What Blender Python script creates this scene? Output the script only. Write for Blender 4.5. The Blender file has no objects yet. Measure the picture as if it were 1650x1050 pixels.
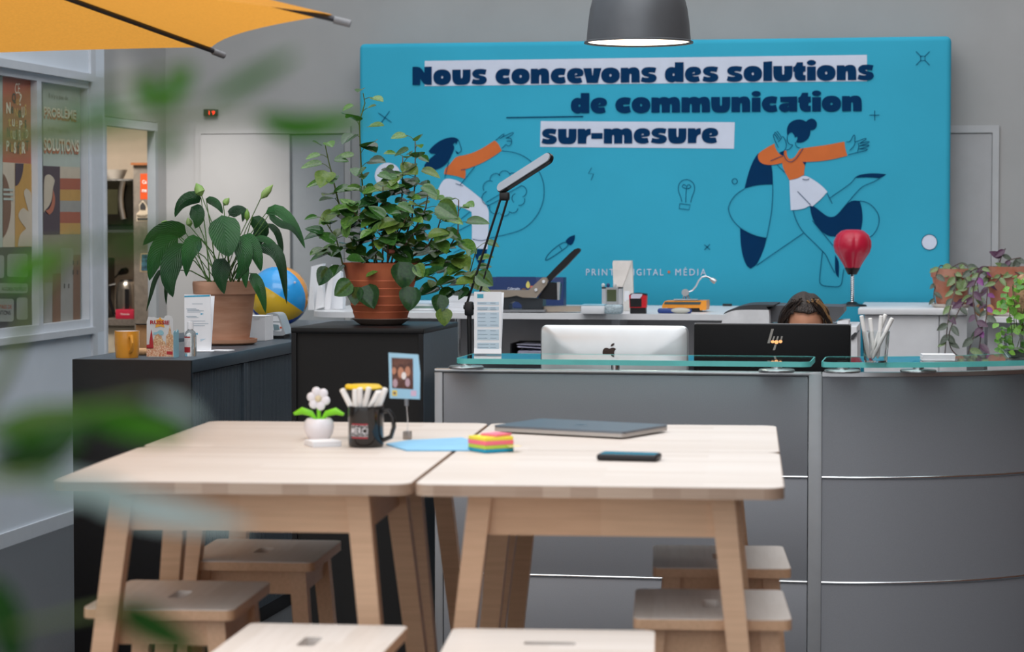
import bpy, bmesh, math, random
from mathutils import Vector, Matrix, Euler
from mathutils.geometry import tessellate_polygon
from math import sin, cos, tan, atan, radians, pi, hypot

random.seed(7)
scene = bpy.context.scene
COL = scene.collection

# ------------------------------------------------------------------ camera
F = 85 / 36 * 1650           # focal length in pixels of the 1650 x 1050 frame
CX, CY, HOR = 825, 525, 358
PSI = radians(10)            # the camera looks 10 degrees left of the hall's axis
CAM = Vector((0, 0, 1.545))
TH = atan((CY - HOR) / F)
RIGHT = Vector((cos(PSI), sin(PSI), 0))
FH = Vector((-sin(PSI), cos(PSI), 0))
FWD = Vector((-sin(PSI) * cos(TH), cos(PSI) * cos(TH), -sin(TH)))
UP = RIGHT.cross(FWD)
cam_data = bpy.data.cameras.new('camera')
cam_data.lens = 85
cam_data.sensor_width = 36
cam_data.clip_end = 100
cam_data.dof.use_dof = True
cam_data.dof.focus_distance = 8.9
cam_data.dof.aperture_fstop = 5.0
cam = bpy.data.objects.new('camera', cam_data)
R3 = Matrix((RIGHT, UP, -FWD)).transposed()
cam.matrix_world = Matrix.Translation(CAM) @ R3.to_4x4()
COL.objects.link(cam)
scene.camera = cam

# ------------------------------------------------------------------ world, daylight, exposure
world = bpy.data.worlds.new('world')
scene.world = world
world.use_nodes = True
bg = world.node_tree.nodes['Background']
bg.inputs['Color'].default_value = (0.93, 0.96, 1.0, 1)
bg.inputs['Strength'].default_value = 1.3

def area_light(name, loc, size, power, color=(1, 1, 1), aim=(0, 0, -1)):
    ld = bpy.data.lights.new(name, 'AREA')
    ld.shape = 'RECTANGLE'
    ld.size, ld.size_y = size
    ld.energy = power
    ld.color = color
    o = bpy.data.objects.new(name, ld)
    o.location = loc
    o.rotation_euler = Vector(aim).to_track_quat('-Z', 'Y').to_euler()
    COL.objects.link(o)
    return o
# roof lights of the hall, well above the frame
area_light('roof_light_near', (-1.2, 4.5, 6.4), (6, 4), 190, (1.0, 0.985, 0.97))
area_light('roof_light_far', (-1.2, 9.6, 6.4), (8, 3), 75, (0.97, 0.985, 1.0))
# unseen spot added to lighten the wall beside the kitchenette doorway
ws = bpy.data.lights.new('added_wall_spot', 'SPOT'); ws.energy = 150; ws.color = (1, .93, .88); ws.spot_size = radians(50); ws.spot_blend = .9; ws.shadow_soft_size = .15
wo = bpy.data.objects.new('added_wall_spot', ws); wo.location = (-4.0, 12.25, 2.95)
wo.rotation_euler = (Vector((-4.08, 13.35, 1.1)) - Vector((-4.0, 12.25, 2.95))).to_track_quat('-Z', 'Y').to_euler(); COL.objects.link(wo)
vs = scene.view_settings
vs.view_transform = 'Standard'
vs.look = 'None'
vs.gamma = 1
vs.use_curve_mapping = False
vs.exposure = 0.1

# ------------------------------------------------------------------ geometry helpers
def ray(px, py):
    return FWD + RIGHT * ((px - CX) / F) + UP * ((CY - py) / F)
def onY(px, py, Y):
    r = ray(px, py); return CAM + r * ((Y - CAM.y) / r.y)
def onX(px, py, X):
    r = ray(px, py); return CAM + r * ((X - CAM.x) / r.x)
def onZ(px, py, Z):
    r = ray(px, py); return CAM + r * ((Z - CAM.z) / r.z)
def dep(px, py, d):
    r = ray(px, py); return CAM + r * (d / r.dot(FH))
def LD(lat, d, z):
    return RIGHT * lat + FH * d + Vector((0, 0, z))
V = Vector

class G:
    def __init__(s):
        s.v = []; s.f = []
    def add(s, vs_, fs):
        n = len(s.v)
        s.v += [V(p) for p in vs_]
        s.f += [[i + n for i in f] for f in fs]
        return s
    def tf(s, M):
        s.v = [M @ p for p in s.v]
        return s
    def merge(s, g, M=None):
        return s.add([M @ p for p in g.v] if M else g.v, g.f)
    def box(s, c, d, r=0.0, seg=2, rot=None):
        bm = bmesh.new()
        bmesh.ops.create_cube(bm, size=1)
        for v in bm.verts:
            v.co = V((v.co.x * d[0], v.co.y * d[1], v.co.z * d[2]))
        if r > 0:
            bmesh.ops.bevel(bm, geom=bm.edges[:], offset=min(r, min(d) * .49), segments=seg, affect='EDGES', profile=0.5)
        M = Matrix.Translation(c) @ (rot.to_matrix().to_4x4() if rot else Matrix())
        bm.verts.index_update()
        s.add([M @ v.co for v in bm.verts], [[v.index for v in f.verts] for f in bm.faces])
        bm.free()
        return s
    def tube(s, pts, r, n=8, cap=True):
        pts = [V(p) for p in pts]
        rs = r if isinstance(r, (list, tuple)) else [r] * len(pts)
        rings = []
        prev = None
        for i, p in enumerate(pts):
            a = pts[max(i - 1, 0)]; b = pts[min(i + 1, len(pts) - 1)]
            t = (b - a)
            t = t.normalized() if t.length > 1e-9 else V((0, 0, 1))
            if prev is None:
                u = t.orthogonal().normalized()
            else:
                u = (prev - t * prev.dot(t))
                u = u.normalized() if u.length > 1e-6 else t.orthogonal().normalized()
            prev = u
            w = t.cross(u)
            rings.append([p + (u * cos(2 * pi * k / n) + w * sin(2 * pi * k / n)) * rs[i] for k in range(n)])
        vs_ = [q for ring in rings for q in ring]
        fs = []
        for i in range(len(pts) - 1):
            for k in range(n):
                k2 = (k + 1) % n
                fs.append([i * n + k, i * n + k2, (i + 1) * n + k2, (i + 1) * n + k])
        if cap:
            fs.append(list(range(n))[::-1])
            fs.append([(len(pts) - 1) * n + k for k in range(n)])
        return s.add(vs_, fs)
    def cyl(s, p0, p1, r0, r1=None, n=20):
        return s.tube([p0, p1], [r0, r0 if r1 is None else r1], n)
    def lathe(s, prof, c=(0, 0, 0), n=32, cap=True):
        c = V(c); vs_ = []; fs = []
        for (r, z) in prof:
            for k in range(n):
                a = 2 * pi * k / n
                vs_.append(c + V((r * cos(a), r * sin(a), z)))
        for i in range(len(prof) - 1):
            for k in range(n):
                k2 = (k + 1) % n
                fs.append([i * n + k, i * n + k2, (i + 1) * n + k2, (i + 1) * n + k])
        if cap and prof[0][0] > 1e-5: fs.append(list(range(n))[::-1])
        if cap and prof[-1][0] > 1e-5: fs.append([(len(prof) - 1) * n + k for k in range(n)])
        return s.add(vs_, fs)
    def ell(s, c, r, nu=20, nv=12, rot=None):
        c = V(c); vs_ = []; fs = []
        Rm = rot.to_matrix() if rot else Matrix.Identity(3)
        for j in range(nv + 1):
            th = pi * j / nv
            for k in range(nu):
                a = 2 * pi * k / nu
                vs_.append(c + Rm @ V((r[0] * sin(th) * cos(a), r[1] * sin(th) * sin(a), r[2] * cos(th))))
        for j in range(nv):
            for k in range(nu):
                k2 = (k + 1) % nu
                fs.append([j * nu + k, (j + 1) * nu + k, (j + 1) * nu + k2, j * nu + k2])
        return s.add(vs_, fs)
    def prism(s, loops, z0, z1):
        """outline(s) in xy, the first is the outer one, the rest are holes; extruded along z"""
        if isinstance(loops[0][0], (int, float)): loops = [loops]
        tris = tessellate_polygon([[V((p[0], p[1], 0)) for p in l] for l in loops])
        flat = [p for l in loops for p in l]; n = len(flat)
        vs_ = [V((p[0], p[1], z1)) for p in flat] + [V((p[0], p[1], z0)) for p in flat]
        fs = []
        for t in tris:
            a, b, c = t
            ar = (V(flat[b]) - V(flat[a])).cross(V(flat[c]) - V(flat[a]))
            if ar < 0: a, b, c = a, c, b
            fs.append([a, b, c]); fs.append([c + n, b + n, a + n])
        o = 0
        for li, l in enumerate(loops):
            m = len(l)
            ar = sum(l[i][0] * l[(i + 1) % m][1] - l[(i + 1) % m][0] * l[i][1] for i in range(m))
            ccw = (ar > 0) == (li == 0)
            for i in range(m):
                j = (i + 1) % m
                q = [o + i + n, o + j + n, o + j, o + i]
                fs.append(q if ccw else q[::-1])
            o += m
        return s.add(vs_, fs)

def rrect(cx, cy, w, h, r, n=5):
    pts = []
    for (sx, sy, a0) in ((1, 1, 0), (-1, 1, pi / 2), (-1, -1, pi), (1, -1, 1.5 * pi)):
        for k in range(n + 1):
            a = a0 + pi / 2 * k / n
            pts.append((cx + sx * (w / 2 - r) + r * cos(a), cy + sy * (h / 2 - r) + r * sin(a)))
    return pts

def world_matrix(o):
    M = o.matrix_basis.copy()
    while o.parent:
        o = o.parent
        M = o.matrix_basis @ M
    return M

def obj(name, g, mat, parent=None, world=True, smooth=True, ang=38):
    """one mesh object; world=True: the shape is given in world coordinates"""
    me = bpy.data.meshes.new(name)
    vs_ = g.v
    if parent is not None and world:
        inv = world_matrix(parent).inverted()
        vs_ = [inv @ p for p in vs_]
    me.from_pydata([tuple(p) for p in vs_], [], g.f)
    me.validate()
    if smooth:
        me.shade_smooth()
        me.set_sharp_from_angle(angle=radians(ang))
    me.materials.append(mat)
    o = bpy.data.objects.new(name, me)
    COL.objects.link(o)
    if parent is not None: o.parent = parent
    return o

def tag(o, label, cat, group=None):
    o['label'] = label; o['category'] = cat
    if group: o['group'] = group
    return o

def thing(name, label, cat, loc, rotz=0.0, group=None):
    o = bpy.data.objects.new(name, None)
    o.empty_display_size = 0.05
    o.location = loc; o.rotation_euler = (0, 0, rotz)
    COL.objects.link(o)
    return tag(o, label, cat, group)

def struct(name, g, mat, parent=None, smooth=False):
    o = obj(name, g, mat, parent, smooth=smooth)
    if parent is None: o['kind'] = 'structure'
    return o

def place(name, mesh, M, parent, label=None):
    """a linked copy of a shared mesh, M in world coordinates"""
    o = bpy.data.objects.new(name, mesh)
    COL.objects.link(o)
    o.parent = parent
    o.matrix_basis = world_matrix(parent).inverted() @ M
    if label: o['label'] = label
    return o

def copy_tree(root, loc, rotz, label, group=None):
    r = root.copy(); COL.objects.link(r)
    r.location = loc; r.rotation_euler = (0, 0, rotz); r['label'] = label
    if group: r['group'] = group
    for ch in list(root.children):
        c = ch.copy(); COL.objects.link(c); c.parent = r
        for g in list(ch.children):
            d = g.copy(); COL.objects.link(d); d.parent = c
    return r

# ------------------------------------------------------------------ materials
def lin(h):
    if isinstance(h, str):
        h = h.lstrip('#'); h = [int(h[i:i + 2], 16) / 255 for i in (0, 2, 4)]
    return tuple(c / 12.92 if c <= .04045 else ((c + .055) / 1.055) ** 2.4 for c in h)

MATS = {}
def mat(name, hexc, rough=0.5, metal=0.0, var=0.08, scale=14.0, stretch=(1, 1, 1), bump=0.0, bscale=60.0,
        coat=0.0, trans=0.0, ior=1.45, spec=0.5, translucent=0.0, emit=None, alpha=1.0, sheen=0.0, second=None):
    if name in MATS: return MATS[name]
    m = bpy.data.materials.new(name); m.use_nodes = True
    nt = m.node_tree; b = nt.nodes['Principled BSDF']
    c = lin(hexc)
    tc = nt.nodes.new('ShaderNodeTexCoord')
    mp = nt.nodes.new('ShaderNodeMapping'); mp.inputs['Scale'].default_value = stretch
    nt.links.new(tc.outputs['Object'], mp.inputs['Vector'])
    nz = nt.nodes.new('ShaderNodeTexNoise')
    nz.inputs['Scale'].default_value = scale; nz.inputs['Detail'].default_value = 4
    nt.links.new(mp.outputs['Vector'], nz.inputs['Vector'])
    cr = nt.nodes.new('ShaderNodeValToRGB')
    c2 = lin(second) if second else tuple(min(1, x * (1 + var)) for x in c)
    c1 = c if second else tuple(x * (1 - var) for x in c)
    cr.color_ramp.elements[0].color = (*c1, 1); cr.color_ramp.elements[1].color = (*c2, 1)
    cr.color_ramp.elements[0].position = .35; cr.color_ramp.elements[1].position = .65
    nt.links.new(nz.outputs['Fac'], cr.inputs['Fac'])
    nt.links.new(cr.outputs['Color'], b.inputs['Base Color'])
    b.inputs['Roughness'].default_value = rough
    b.inputs['Metallic'].default_value = metal
    b.inputs['IOR'].default_value = ior
    b.inputs['Specular IOR Level'].default_value = spec
    b.inputs['Transmission Weight'].default_value = trans
    b.inputs['Coat Weight'].default_value = coat
    b.inputs['Sheen Weight'].default_value = sheen
    b.inputs['Alpha'].default_value = alpha
    if emit:
        b.inputs['Emission Color'].default_value = (*lin(emit[0]), 1)
        b.inputs['Emission Strength'].default_value = emit[1]
    if bump:
        n2 = nt.nodes.new('ShaderNodeTexNoise'); n2.inputs['Scale'].default_value = bscale; n2.inputs['Detail'].default_value = 3
        nt.links.new(mp.outputs['Vector'], n2.inputs['Vector'])
        bp = nt.nodes.new('ShaderNodeBump'); bp.inputs['Strength'].default_value = bump; bp.inputs['Distance'].default_value = .01
        nt.links.new(n2.outputs['Fac'], bp.inputs['Height'])
        nt.links.new(bp.outputs['Normal'], b.inputs['Normal'])
    if translucent:
        tr = nt.nodes.new('ShaderNodeBsdfTranslucent')
        nt.links.new(cr.outputs['Color'], tr.inputs['Color'])
        mx = nt.nodes.new('ShaderNodeMixShader'); mx.inputs['Fac'].default_value = translucent
        nt.links.new(b.outputs[0], mx.inputs[1]); nt.links.new(tr.outputs[0], mx.inputs[2])
        nt.links.new(mx.outputs[0], nt.nodes['Material Output'].inputs['Surface'])
    MATS[name] = m
    return m

def wood(name, light, dark, stave=(.06, .42), rough=.45, contrast=.5):
    """solid birch glued from staves: brick pattern of slightly different tones plus fine grain"""
    if name in MATS: return MATS[name]
    m = bpy.data.materials.new(name); m.use_nodes = True
    nt = m.node_tree; b = nt.nodes['Principled BSDF']
    tc = nt.nodes.new('ShaderNodeTexCoord')
    br = nt.nodes.new('ShaderNodeTexBrick')
    br.inputs['Scale'].default_value = 1
    br.inputs['Brick Width'].default_value = stave[1]; br.inputs['Row Height'].default_value = stave[0]
    br.inputs['Mortar Size'].default_value = 0.0
    br.inputs['Color1'].default_value = (*lin(light), 1); br.inputs['Color2'].default_value = (*lin(dark), 1)
    nt.links.new(tc.outputs['Object'], br.inputs['Vector'])
    mp = nt.nodes.new('ShaderNodeMapping'); mp.inputs['Scale'].default_value = (3, 60, 60)
    nt.links.new(tc.outputs['Object'], mp.inputs['Vector'])
    nz = nt.nodes.new('ShaderNodeTexNoise'); nz.inputs['Scale'].default_value = 2; nz.inputs['Detail'].default_value = 6
    nt.links.new(mp.outputs['Vector'], nz.inputs['Vector'])
    mx = nt.nodes.new('ShaderNodeMix'); mx.data_type = 'RGBA'; mx.blend_type = 'MULTIPLY'
    mx.inputs['Factor'].default_value = contrast
    cr = nt.nodes.new('ShaderNodeValToRGB')
    cr.color_ramp.elements[0].color = (.78, .74, .7, 1); cr.color_ramp.elements[1].color = (1, 1, 1, 1)
    cr.color_ramp.elements[0].position = .3; cr.color_ramp.elements[1].position = .6
    nt.links.new(nz.outputs['Fac'], cr.inputs['Fac'])
    nt.links.new(br.outputs['Color'], mx.inputs['A']); nt.links.new(cr.outputs['Color'], mx.inputs['B'])
    nt.links.new(mx.outputs['Result'], b.inputs['Base Color'])
    b.inputs['Roughness'].default_value = rough
    MATS[name] = m
    return m

def leafmat(name, c1, c2, rough=.3, translucent=.2, scale=9, coat=.2):
    return mat(name, c1, rough, var=.2, scale=scale, second=c2, translucent=translucent, coat=coat)

WALL = mat('wall_paint', '#a5a5a4', .85, bump=.03, bscale=180, var=.03, scale=3)
WALLW = mat('partition_white', '#dbe3ec', .45, var=.02, scale=3)
FRAMEW = mat('frame_white', '#ccd1d7', .4, var=.02)
FLOORM = mat('carpet_grey', '#484b4f', .95, var=.15, scale=160, bump=.3, bscale=300)
TEAL = mat('banner_teal', '#36a8c6', .75, spec=.25, var=.03, scale=2)
NAVY = mat('print_navy', '#03335c', .8, spec=.12, var=.03)
ORANGE = mat('print_orange', '#d5713c', .8, spec=.2, var=.03)
OFFW = mat('print_white', '#d5dcec', .8, spec=.2, var=.02)
BLACKMEL = mat('melamine_black', '#131315', .4, spec=.35, var=.1, scale=60)
MELSHEEN = mat('melamine_sheen', '#434f59', .35, var=.08, scale=60)  # black melamine with its grazing sheen put into a lighter colour
CGREY = mat('counter_grey', '#8c8f95', .45, metal=.2, var=.03, scale=300)
ALU = mat('aluminium', '#c9cacc', .28, metal=.9, var=.04)
CHROME = mat('chrome', '#d5d6d8', .14, metal=1, var=.03)
WHITE = mat('white_laminate', '#e8e8ea', .35, var=.02)
PAPER = mat('paper_white', '#eceef2', .8, var=.02)
BLACKP = mat('black_plastic', '#131316', .4, var=.1)
DARKG = mat('dark_grey', '#3b3c3f', .5, var=.08)
MIDG = mat('mid_grey', '#7c7d80', .5, var=.06)
TERRA = mat('terracotta', '#bf6a45', .7, var=.16, scale=9, bump=.08, bscale=40, second='#a9573a')
TERRA2 = mat('terracotta_pale', '#c79a80', .8, var=.12, scale=6, stretch=(1, 1, 6), second='#b5856a')
SOIL = mat('soil', '#3a2a20', .95, var=.3, scale=60, bump=.5)
BIRCH = wood('birch_top', '#e4dcd5', '#dad0c7', contrast=.3)
BIRCHE = wood('birch_end_grain', '#c2aa96', '#a88d79', stave=(.5, .055), contrast=.5)
BIRCHL = wood('birch_legs', '#dcb491', '#d2a682', stave=(2, 3))
GLASS = mat('shelf_glass', '#dff6f3', .02, trans=1, ior=1.25, var=.0)
GLASSE = mat('glass_edge', '#6fd6d2', .3, trans=.25, ior=1.5, var=.05)
CLEAR = mat('clear_glass', '#f4f7f7', .03, trans=1, ior=1.35, var=0)
PANE = mat('window_pane', '#dfe8e6', .03, trans=1, ior=1.1, var=0)

# ------------------------------------------------------------------ flat print helpers
def chaikin(l, lim=58):
    n = len(l); out = []
    for i in range(n):
        a, b, c = V(l[i - 1]), V(l[i]), V(l[(i + 1) % n])
        d1, d2 = b - a, c - b
        if d1.length < 1e-9 or d2.length < 1e-9:
            continue
        if abs(math.degrees(d1.angle(d2))) < lim:
            out.append(b + (a - b) * .25); out.append(b + (c - b) * .25)
        else:
            out.append(b)
    return [(p.x, p.y) for p in out]

def fill(loops, fn, k=0, smooth=True):
    """filled outline(s) in picture coordinates put on a real plane by fn(px, py, layer)"""
    if isinstance(loops[0][0], (int, float)): loops = [loops]
    if smooth: loops = [chaikin(chaikin(l)) for l in loops]
    flat = [p for l in loops for p in l]
    tris = tessellate_polygon([[V((p[0], p[1], 0)) for p in l] for l in loops])
    g = G()
    fs = []
    for t in tris:
        a, b, c = t
        if (V(flat[b]) - V(flat[a])).cross(V(flat[c]) - V(flat[a])) > 0: a, b, c = a, c, b
        fs.append([a, b, c])
    return g.add([fn(p[0], p[1], k) for p in flat], fs)

def smooth_line(pts, n=2):
    pts = [V(p) for p in pts]
    for _ in range(n):
        out = [pts[0]]
        for i in range(len(pts) - 1):
            a, b = pts[i], pts[i + 1]
            out += [a + (b - a) * .25, a + (b - a) * .75]
        out.append(pts[-1]); pts = out
    return [(p.x, p.y) for p in pts]

def stroke(pts, fn, w=1.3, k=3, smooth=True, close=False):
    if close: pts = list(pts) + [pts[0]]
    if smooth and len(pts) > 2: pts = smooth_line(pts)
    pts = [V(p) for p in pts]
    L = []; Rr = []
    for i, p in enumerate(pts):
        t = pts[min(i + 1, len(pts) - 1)] - pts[max(i - 1, 0)]
        if t.length < 1e-9: t = V((1, 0))
        t.normalize(); nrm = V((-t.y, t.x)) * (w / 2)
        L.append(p + nrm); Rr.append(p - nrm)
    n = len(pts); g = G()
    return g.add([fn(p.x, p.y, k) for p in L + Rr], [[i, i + 1, n + i + 1, n + i] for i in range(n - 1)])

def circ(cx, cy, rx, ry=None, n=24, a0=0, a1=2 * pi):
    ry = rx if ry is None else ry
    m = n if abs(a1 - a0 - 2 * pi) < 1e-6 else n + 1
    return [(cx + rx * cos(a0 + (a1 - a0) * i / n), cy + ry * sin(a0 + (a1 - a0) * i / n)) for i in range(m)]

def text_geom(s, bold=0.0, spacing=1.0):
    cu = bpy.data.curves.new('lettering', 'FONT')
    cu.body = s; cu.offset = bold; cu.space_character = spacing; cu.resolution_u = 3
    o = bpy.data.objects.new('lettering', cu)
    COL.objects.link(o)
    dg = bpy.context.evaluated_depsgraph_get()
    me = bpy.data.meshes.new_from_object(o.evaluated_get(dg))
    vs_ = [v.co.copy() for v in me.vertices]; fs = [list(p.vertices) for p in me.polygons]
    bpy.data.objects.remove(o); bpy.data.curves.remove(cu); bpy.data.meshes.remove(me)
    if not vs_: return [], []
    x0 = min(v.x for v in vs_); x1 = max(v.x for v in vs_); y0 = min(v.y for v in vs_); y1 = max(v.y for v in vs_)
    return [((v.x - x0) / (x1 - x0), (v.y - y0) / max(y1 - y0, 1e-6)) for v in vs_], fs

def text(s, quad, fn, k=3, bold=0.0, spacing=1.0, g=None):
    """lettering stretched into a box (x0, y0 top, x1, y1 bottom) or a 4-corner quad TL TR BR BL"""
    uv, fs = text_geom(s, bold, spacing)
    if len(quad) == 4 and isinstance(quad[0], (int, float)):
        x0, y0, x1, y1 = quad; quad = [(x0, y0), (x1, y0), (x1, y1), (x0, y1)]
    TL, TR, BR, BL = [V(q) for q in quad]
    pts = []
    for (u, v) in uv:
        top = TL.lerp(TR, u); bot = BL.lerp(BR, u); p = bot.lerp(top, v)
        pts.append(fn(p.x, p.y, k))
    g = g or G()
    return g.add(pts, fs)

def local_plane(o, ux, uy, n):
    """picture-like plane: (x right, y down) in metres from origin o"""
    o, ux, uy, n = V(o), V(ux), V(uy), V(n)
    return lambda x, y, k=0: o + ux * x - uy * y + n * (.0006 * (k + 1))

# ================================================================== SETTING
XL = -4.37                   # inner face of the left wall
YB = 13.35                   # back wall
HT = 6.5
YW0 = 4.0
yl = lambda px: onX(px, 400, XL).y     # depth on the left wall seen at picture column px
Y_m1a, Y_m1b = yl(62), yl(69)
Y_w2 = yl(143)
Y_post = yl(153)
Y_d0, Y_d1 = yl(170), yl(248)
DH = 2.06
def bx(x0, x1, y0, y1, z0, z1, g=None, r=0):
    return (g or G()).box(((x0 + x1) / 2, (y0 + y1) / 2, (z0 + z1) / 2), (abs(x1 - x0), abs(y1 - y0), abs(z1 - z0)), r)

fl = struct('floor', bx(-9, 7, -4, 16.5, -.1, 0), FLOORM)
wl = struct('wall_left', bx(XL - .1, XL, YW0, Y_d0, 0, .965), WALLW)
struct('upper_panel', bx(XL - .1, XL, YW0, Y_d0, 2.31, HT), WALLW, wl)
struct('door_lintel_wall', bx(XL - .035, XL, Y_d0, Y_d1 + .05, DH + .05, HT), WALL, wl)
struct('end_panel', bx(XL - .035, XL, Y_d1 + .05, YB, 0, HT), WALL, wl)
struct('window_post', bx(XL - .1, XL, Y_w2, Y_d0, .965, 2.31), FRAMEW, wl)
struct('cover_strip', bx(XL, XL + .012, Y_w2 + .02, Y_post, .0, HT), FRAMEW, wl)
struct('trim_1', bx(XL, XL + .03, YW0, Y_w2 + .03, .965, .998), FRAMEW)
struct('trim_2', bx(XL, XL + .03, YW0, Y_w2 + .03, 2.275, 2.315), FRAMEW)
struct('baseboard_left', bx(XL, XL + .012, YW0, Y_d0 - .02, 0, .07), FRAMEW)
struct('wall_right', bx(3.2, 3.35, -4, YB, 0, HT), mat('brown_brick', '#573a2c', .8, var=.15))
wb = struct('wall_back', bx(XL - .1, 7, YB, YB + .15, 0, HT), WALL)
struct('baseboard_back', bx(onY(1620, 400, YB).x, 7, YB - .012, YB - .0005, 0, .07), FRAMEW)
# the office behind the partition and the kitchenette behind the doorway
struct('wall_office', bx(-8.5, -8.4, 3, 16, 0, HT), WALL)
KWALL = mat('kitchen_wall', '#cdbfae', .8, var=.03)
struct('wall_kitchen', bx(-8.4, XL - .1, 15.25, 15.35, 0, HT), KWALL)
struct('wall_kitchen_side', bx(XL - .1, XL, YB + .15, 15.25, 0, HT), KWALL)
struct('wall_partition', bx(-8.4, XL - .1, 11.75, 11.85, 0, HT), WALL)
struct('ceiling_kitchen', bx(-8.4, XL - .1, 11.85, 15.25, 2.7, 2.8), WALL)

# windows of the partition: frame, pane and the prints stuck on the glass
XG = XL - .035
def wframe(y0, y1, name):
    z0, z1, t = 1.04, 2.24, .0
    g = G()
    bx(XL - .06, XL, y0, y1, .965, z0, g); bx(XL - .06, XL, y0, y1, z1, 2.31, g)
    o = struct(name, g, FRAMEW)
    return o
w1 = wframe(YW0, Y_m1b, 'window_1')
struct('mullion', bx(XL - .06, XL, Y_m1a, Y_m1b, 1.04, 2.24), FRAMEW, w1)
for yy in (Y_m1a - 1.15, Y_m1a - 2.35, Y_m1a - 3.55, Y_m1a - 4.75):
    struct('mullion', bx(XL - .06, XL, yy - .04, yy, 1.04, 2.24), FRAMEW, w1)
struct('pane', bx(XG - .012, XG - .006, YW0, Y_m1a, 1.04, 2.24), PANE, w1)
w2 = wframe(Y_m1b, Y_w2, 'window_2')
struct('pane', bx(XG - .012, XG - .006, Y_m1b, Y_w2, 1.04, 2.24), PANE, w2)
bf = lambda px, py, k=0: onX(px, py, XG) + V((.0012 * k, 0, 0))
def pm(n, h): return mat('window_print_' + n, h, .5, var=.03)
P_OR, P_PALE, P_YEL, P_PUR = pm('orange', '#b4664a'), pm('pale', '#b4bdb0'), pm('yellow', '#c2954a'), pm('purple', '#4a3840')
P_CR, P_RED, P_GR, P_DK, P_TAN = pm('cream', '#c9bba4'), pm('red', '#a8593c'), pm('grey', '#9b9890'), pm('dark', '#3f3b38'), pm('tan', '#8f8672')
P_KEY, P_BR, P_LET = pm('key', '#8d9187'), pm('brown', '#7d5c44'), pm('cream_letter', '#efe6cf')
def sheet(name, parent, quad, m, k=0): return obj(name, fill(quad, bf, k, False), m, parent)
# pane 1
sheet('film', w1, [(-160, 93), (4, 122), (4, 398), (-160, 415)], P_PALE)
so = sheet('poster_sheet', w1, [(4, 122), (50.5, 130), (50.5, 264), (4, 261)], P_OR, 1)
def words(parent, lst, fn=bf):
    for s, q, m, b in lst: obj('lettering', text(s, q, fn, 3, b), m, parent)
P_AMB = pm('amber_letter', '#dcae62')
words(so, [
    ('CE', (23, 134, 31, 151), P_LET, 0), ('Q', (18.5, 150, 24.5, 167), P_PUR, .03), ('ui', (25.5, 155, 29.5, 169), P_AMB, 0), ('?', (30, 151, 34, 170), P_LET, 0),
    ('N', (9, 165, 16, 183), P_LET, .04), ('e', (17, 171, 20.5, 183), P_PUR, .03), ('N', (22.5, 174, 27.5, 188), P_AMB, .01), ('o', (28.5, 177, 33, 190), P_PUR, .04), ('U', (34, 172, 38, 190), P_LET, .03), ('S', (38.5, 168, 41.5, 186), P_AMB, .01),
    ('t', (12, 190, 17, 204), P_AMB, .01), ('u', (18.5, 192, 22.5, 204), P_LET, .02), ('e', (23.5, 194, 27.5, 204), P_AMB, 0), ('P', (30, 194, 35, 207), P_LET, .03), ('a', (35.5, 199, 38.5, 208), P_AMB, 0), ('s', (38.5, 193, 41.5, 207), P_PUR, .02),
    ('N', (10.5, 205, 14.5, 221), P_PUR, .02), ('o', (15.5, 210, 19, 223), P_AMB, .01), ('u', (19.5, 211, 23.5, 224), P_LET, .01), ('s', (24, 209, 27, 225), P_PUR, .01), ('R', (29, 209, 33, 226), P_LET, .02), ('e', (33.5, 214, 36.5, 225), P_AMB, 0), ('n', (37, 213, 40, 223), P_PUR, 0), ('D', (40.5, 209, 44, 222), P_LET, .01),
    ('P', (9, 226, 14, 243), P_LET, .03), ('l', (14.5, 229, 16, 244), P_PUR, .02), ('u', (16.5, 232, 20, 245), P_AMB, .02), ('s', (21, 228, 25, 247), P_LET, .03), ('f', (26.5, 228, 30.5, 248), P_PUR, .01), ('o', (30.5, 236, 33.5, 249), P_AMB, .02), ('R', (34, 228, 40, 247), P_LET, .04), ('T', (40, 226, 45.5, 243), P_PUR, .0)])
lo = sheet('pattern_sheet', w1, [(4, 261), (50.5, 264), (50.5, 397.5), (4, 398)], P_CR, 1)
sheet('yellow_field', lo, [(23.5, 263), (50.5, 264), (50.5, 397.5), (23.5, 398)], P_YEL, 2)
obj('purple_shape', fill([(23.5, 263), (37, 263.5), (36, 276), (33, 288), (28, 298), (23.5, 299.5)], bf, 3), P_PUR, lo)
obj('white_shape', fill([(36, 309), (41, 303.5), (46, 306), (50.5, 314), (50.5, 397), (27.5, 397), (30, 378), (41, 368), (27, 350), (31, 338), (37, 334.5), (45, 341)], bf, 3), P_CR, lo)
obj('round_shape', fill([(4, 279), (9, 286), (14, 302), (17.5, 330), (15, 356), (10, 374), (4, 383)], bf, 3), P_BR, lo)
for y in (303.5, 311, 318.5): sheet('stripe', lo, [(4, y), (20, y + .4), (20, y + 4), (4, y + 3.6)], P_PALE, 4)
kb = sheet('keyboard_poster', w1, [(-160, 415), (4, 398), (51, 397.5), (51, 523), (-160, 552)], P_DK, 1)
for (a, b, c, d) in ((-40, 411, 6, 448), (11, 409, 44, 446), (-60, 456, 44, 472), (-20, 481, 21.5, 518), (26, 479, 44, 515)):
    pts = [(x, y) for x, y in rrect((a + c) / 2, (b + d) / 2, c - a, d - b, 4, 3)]
    obj('key_cap', fill(pts, bf, 2, False), P_KEY, kb)
obj('lettering', text('ACCORDS TOLTÈQUES', (2, 461, 42, 469), bf, 3), P_DK, kb)
obj('lettering', text('LETTRES DE', (-10, 491, 18, 497), bf, 3), P_RED, kb)
obj('lettering', text('POSITIONS', (-10, 500, 16, 507), bf, 3), P_DK, kb)
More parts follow.
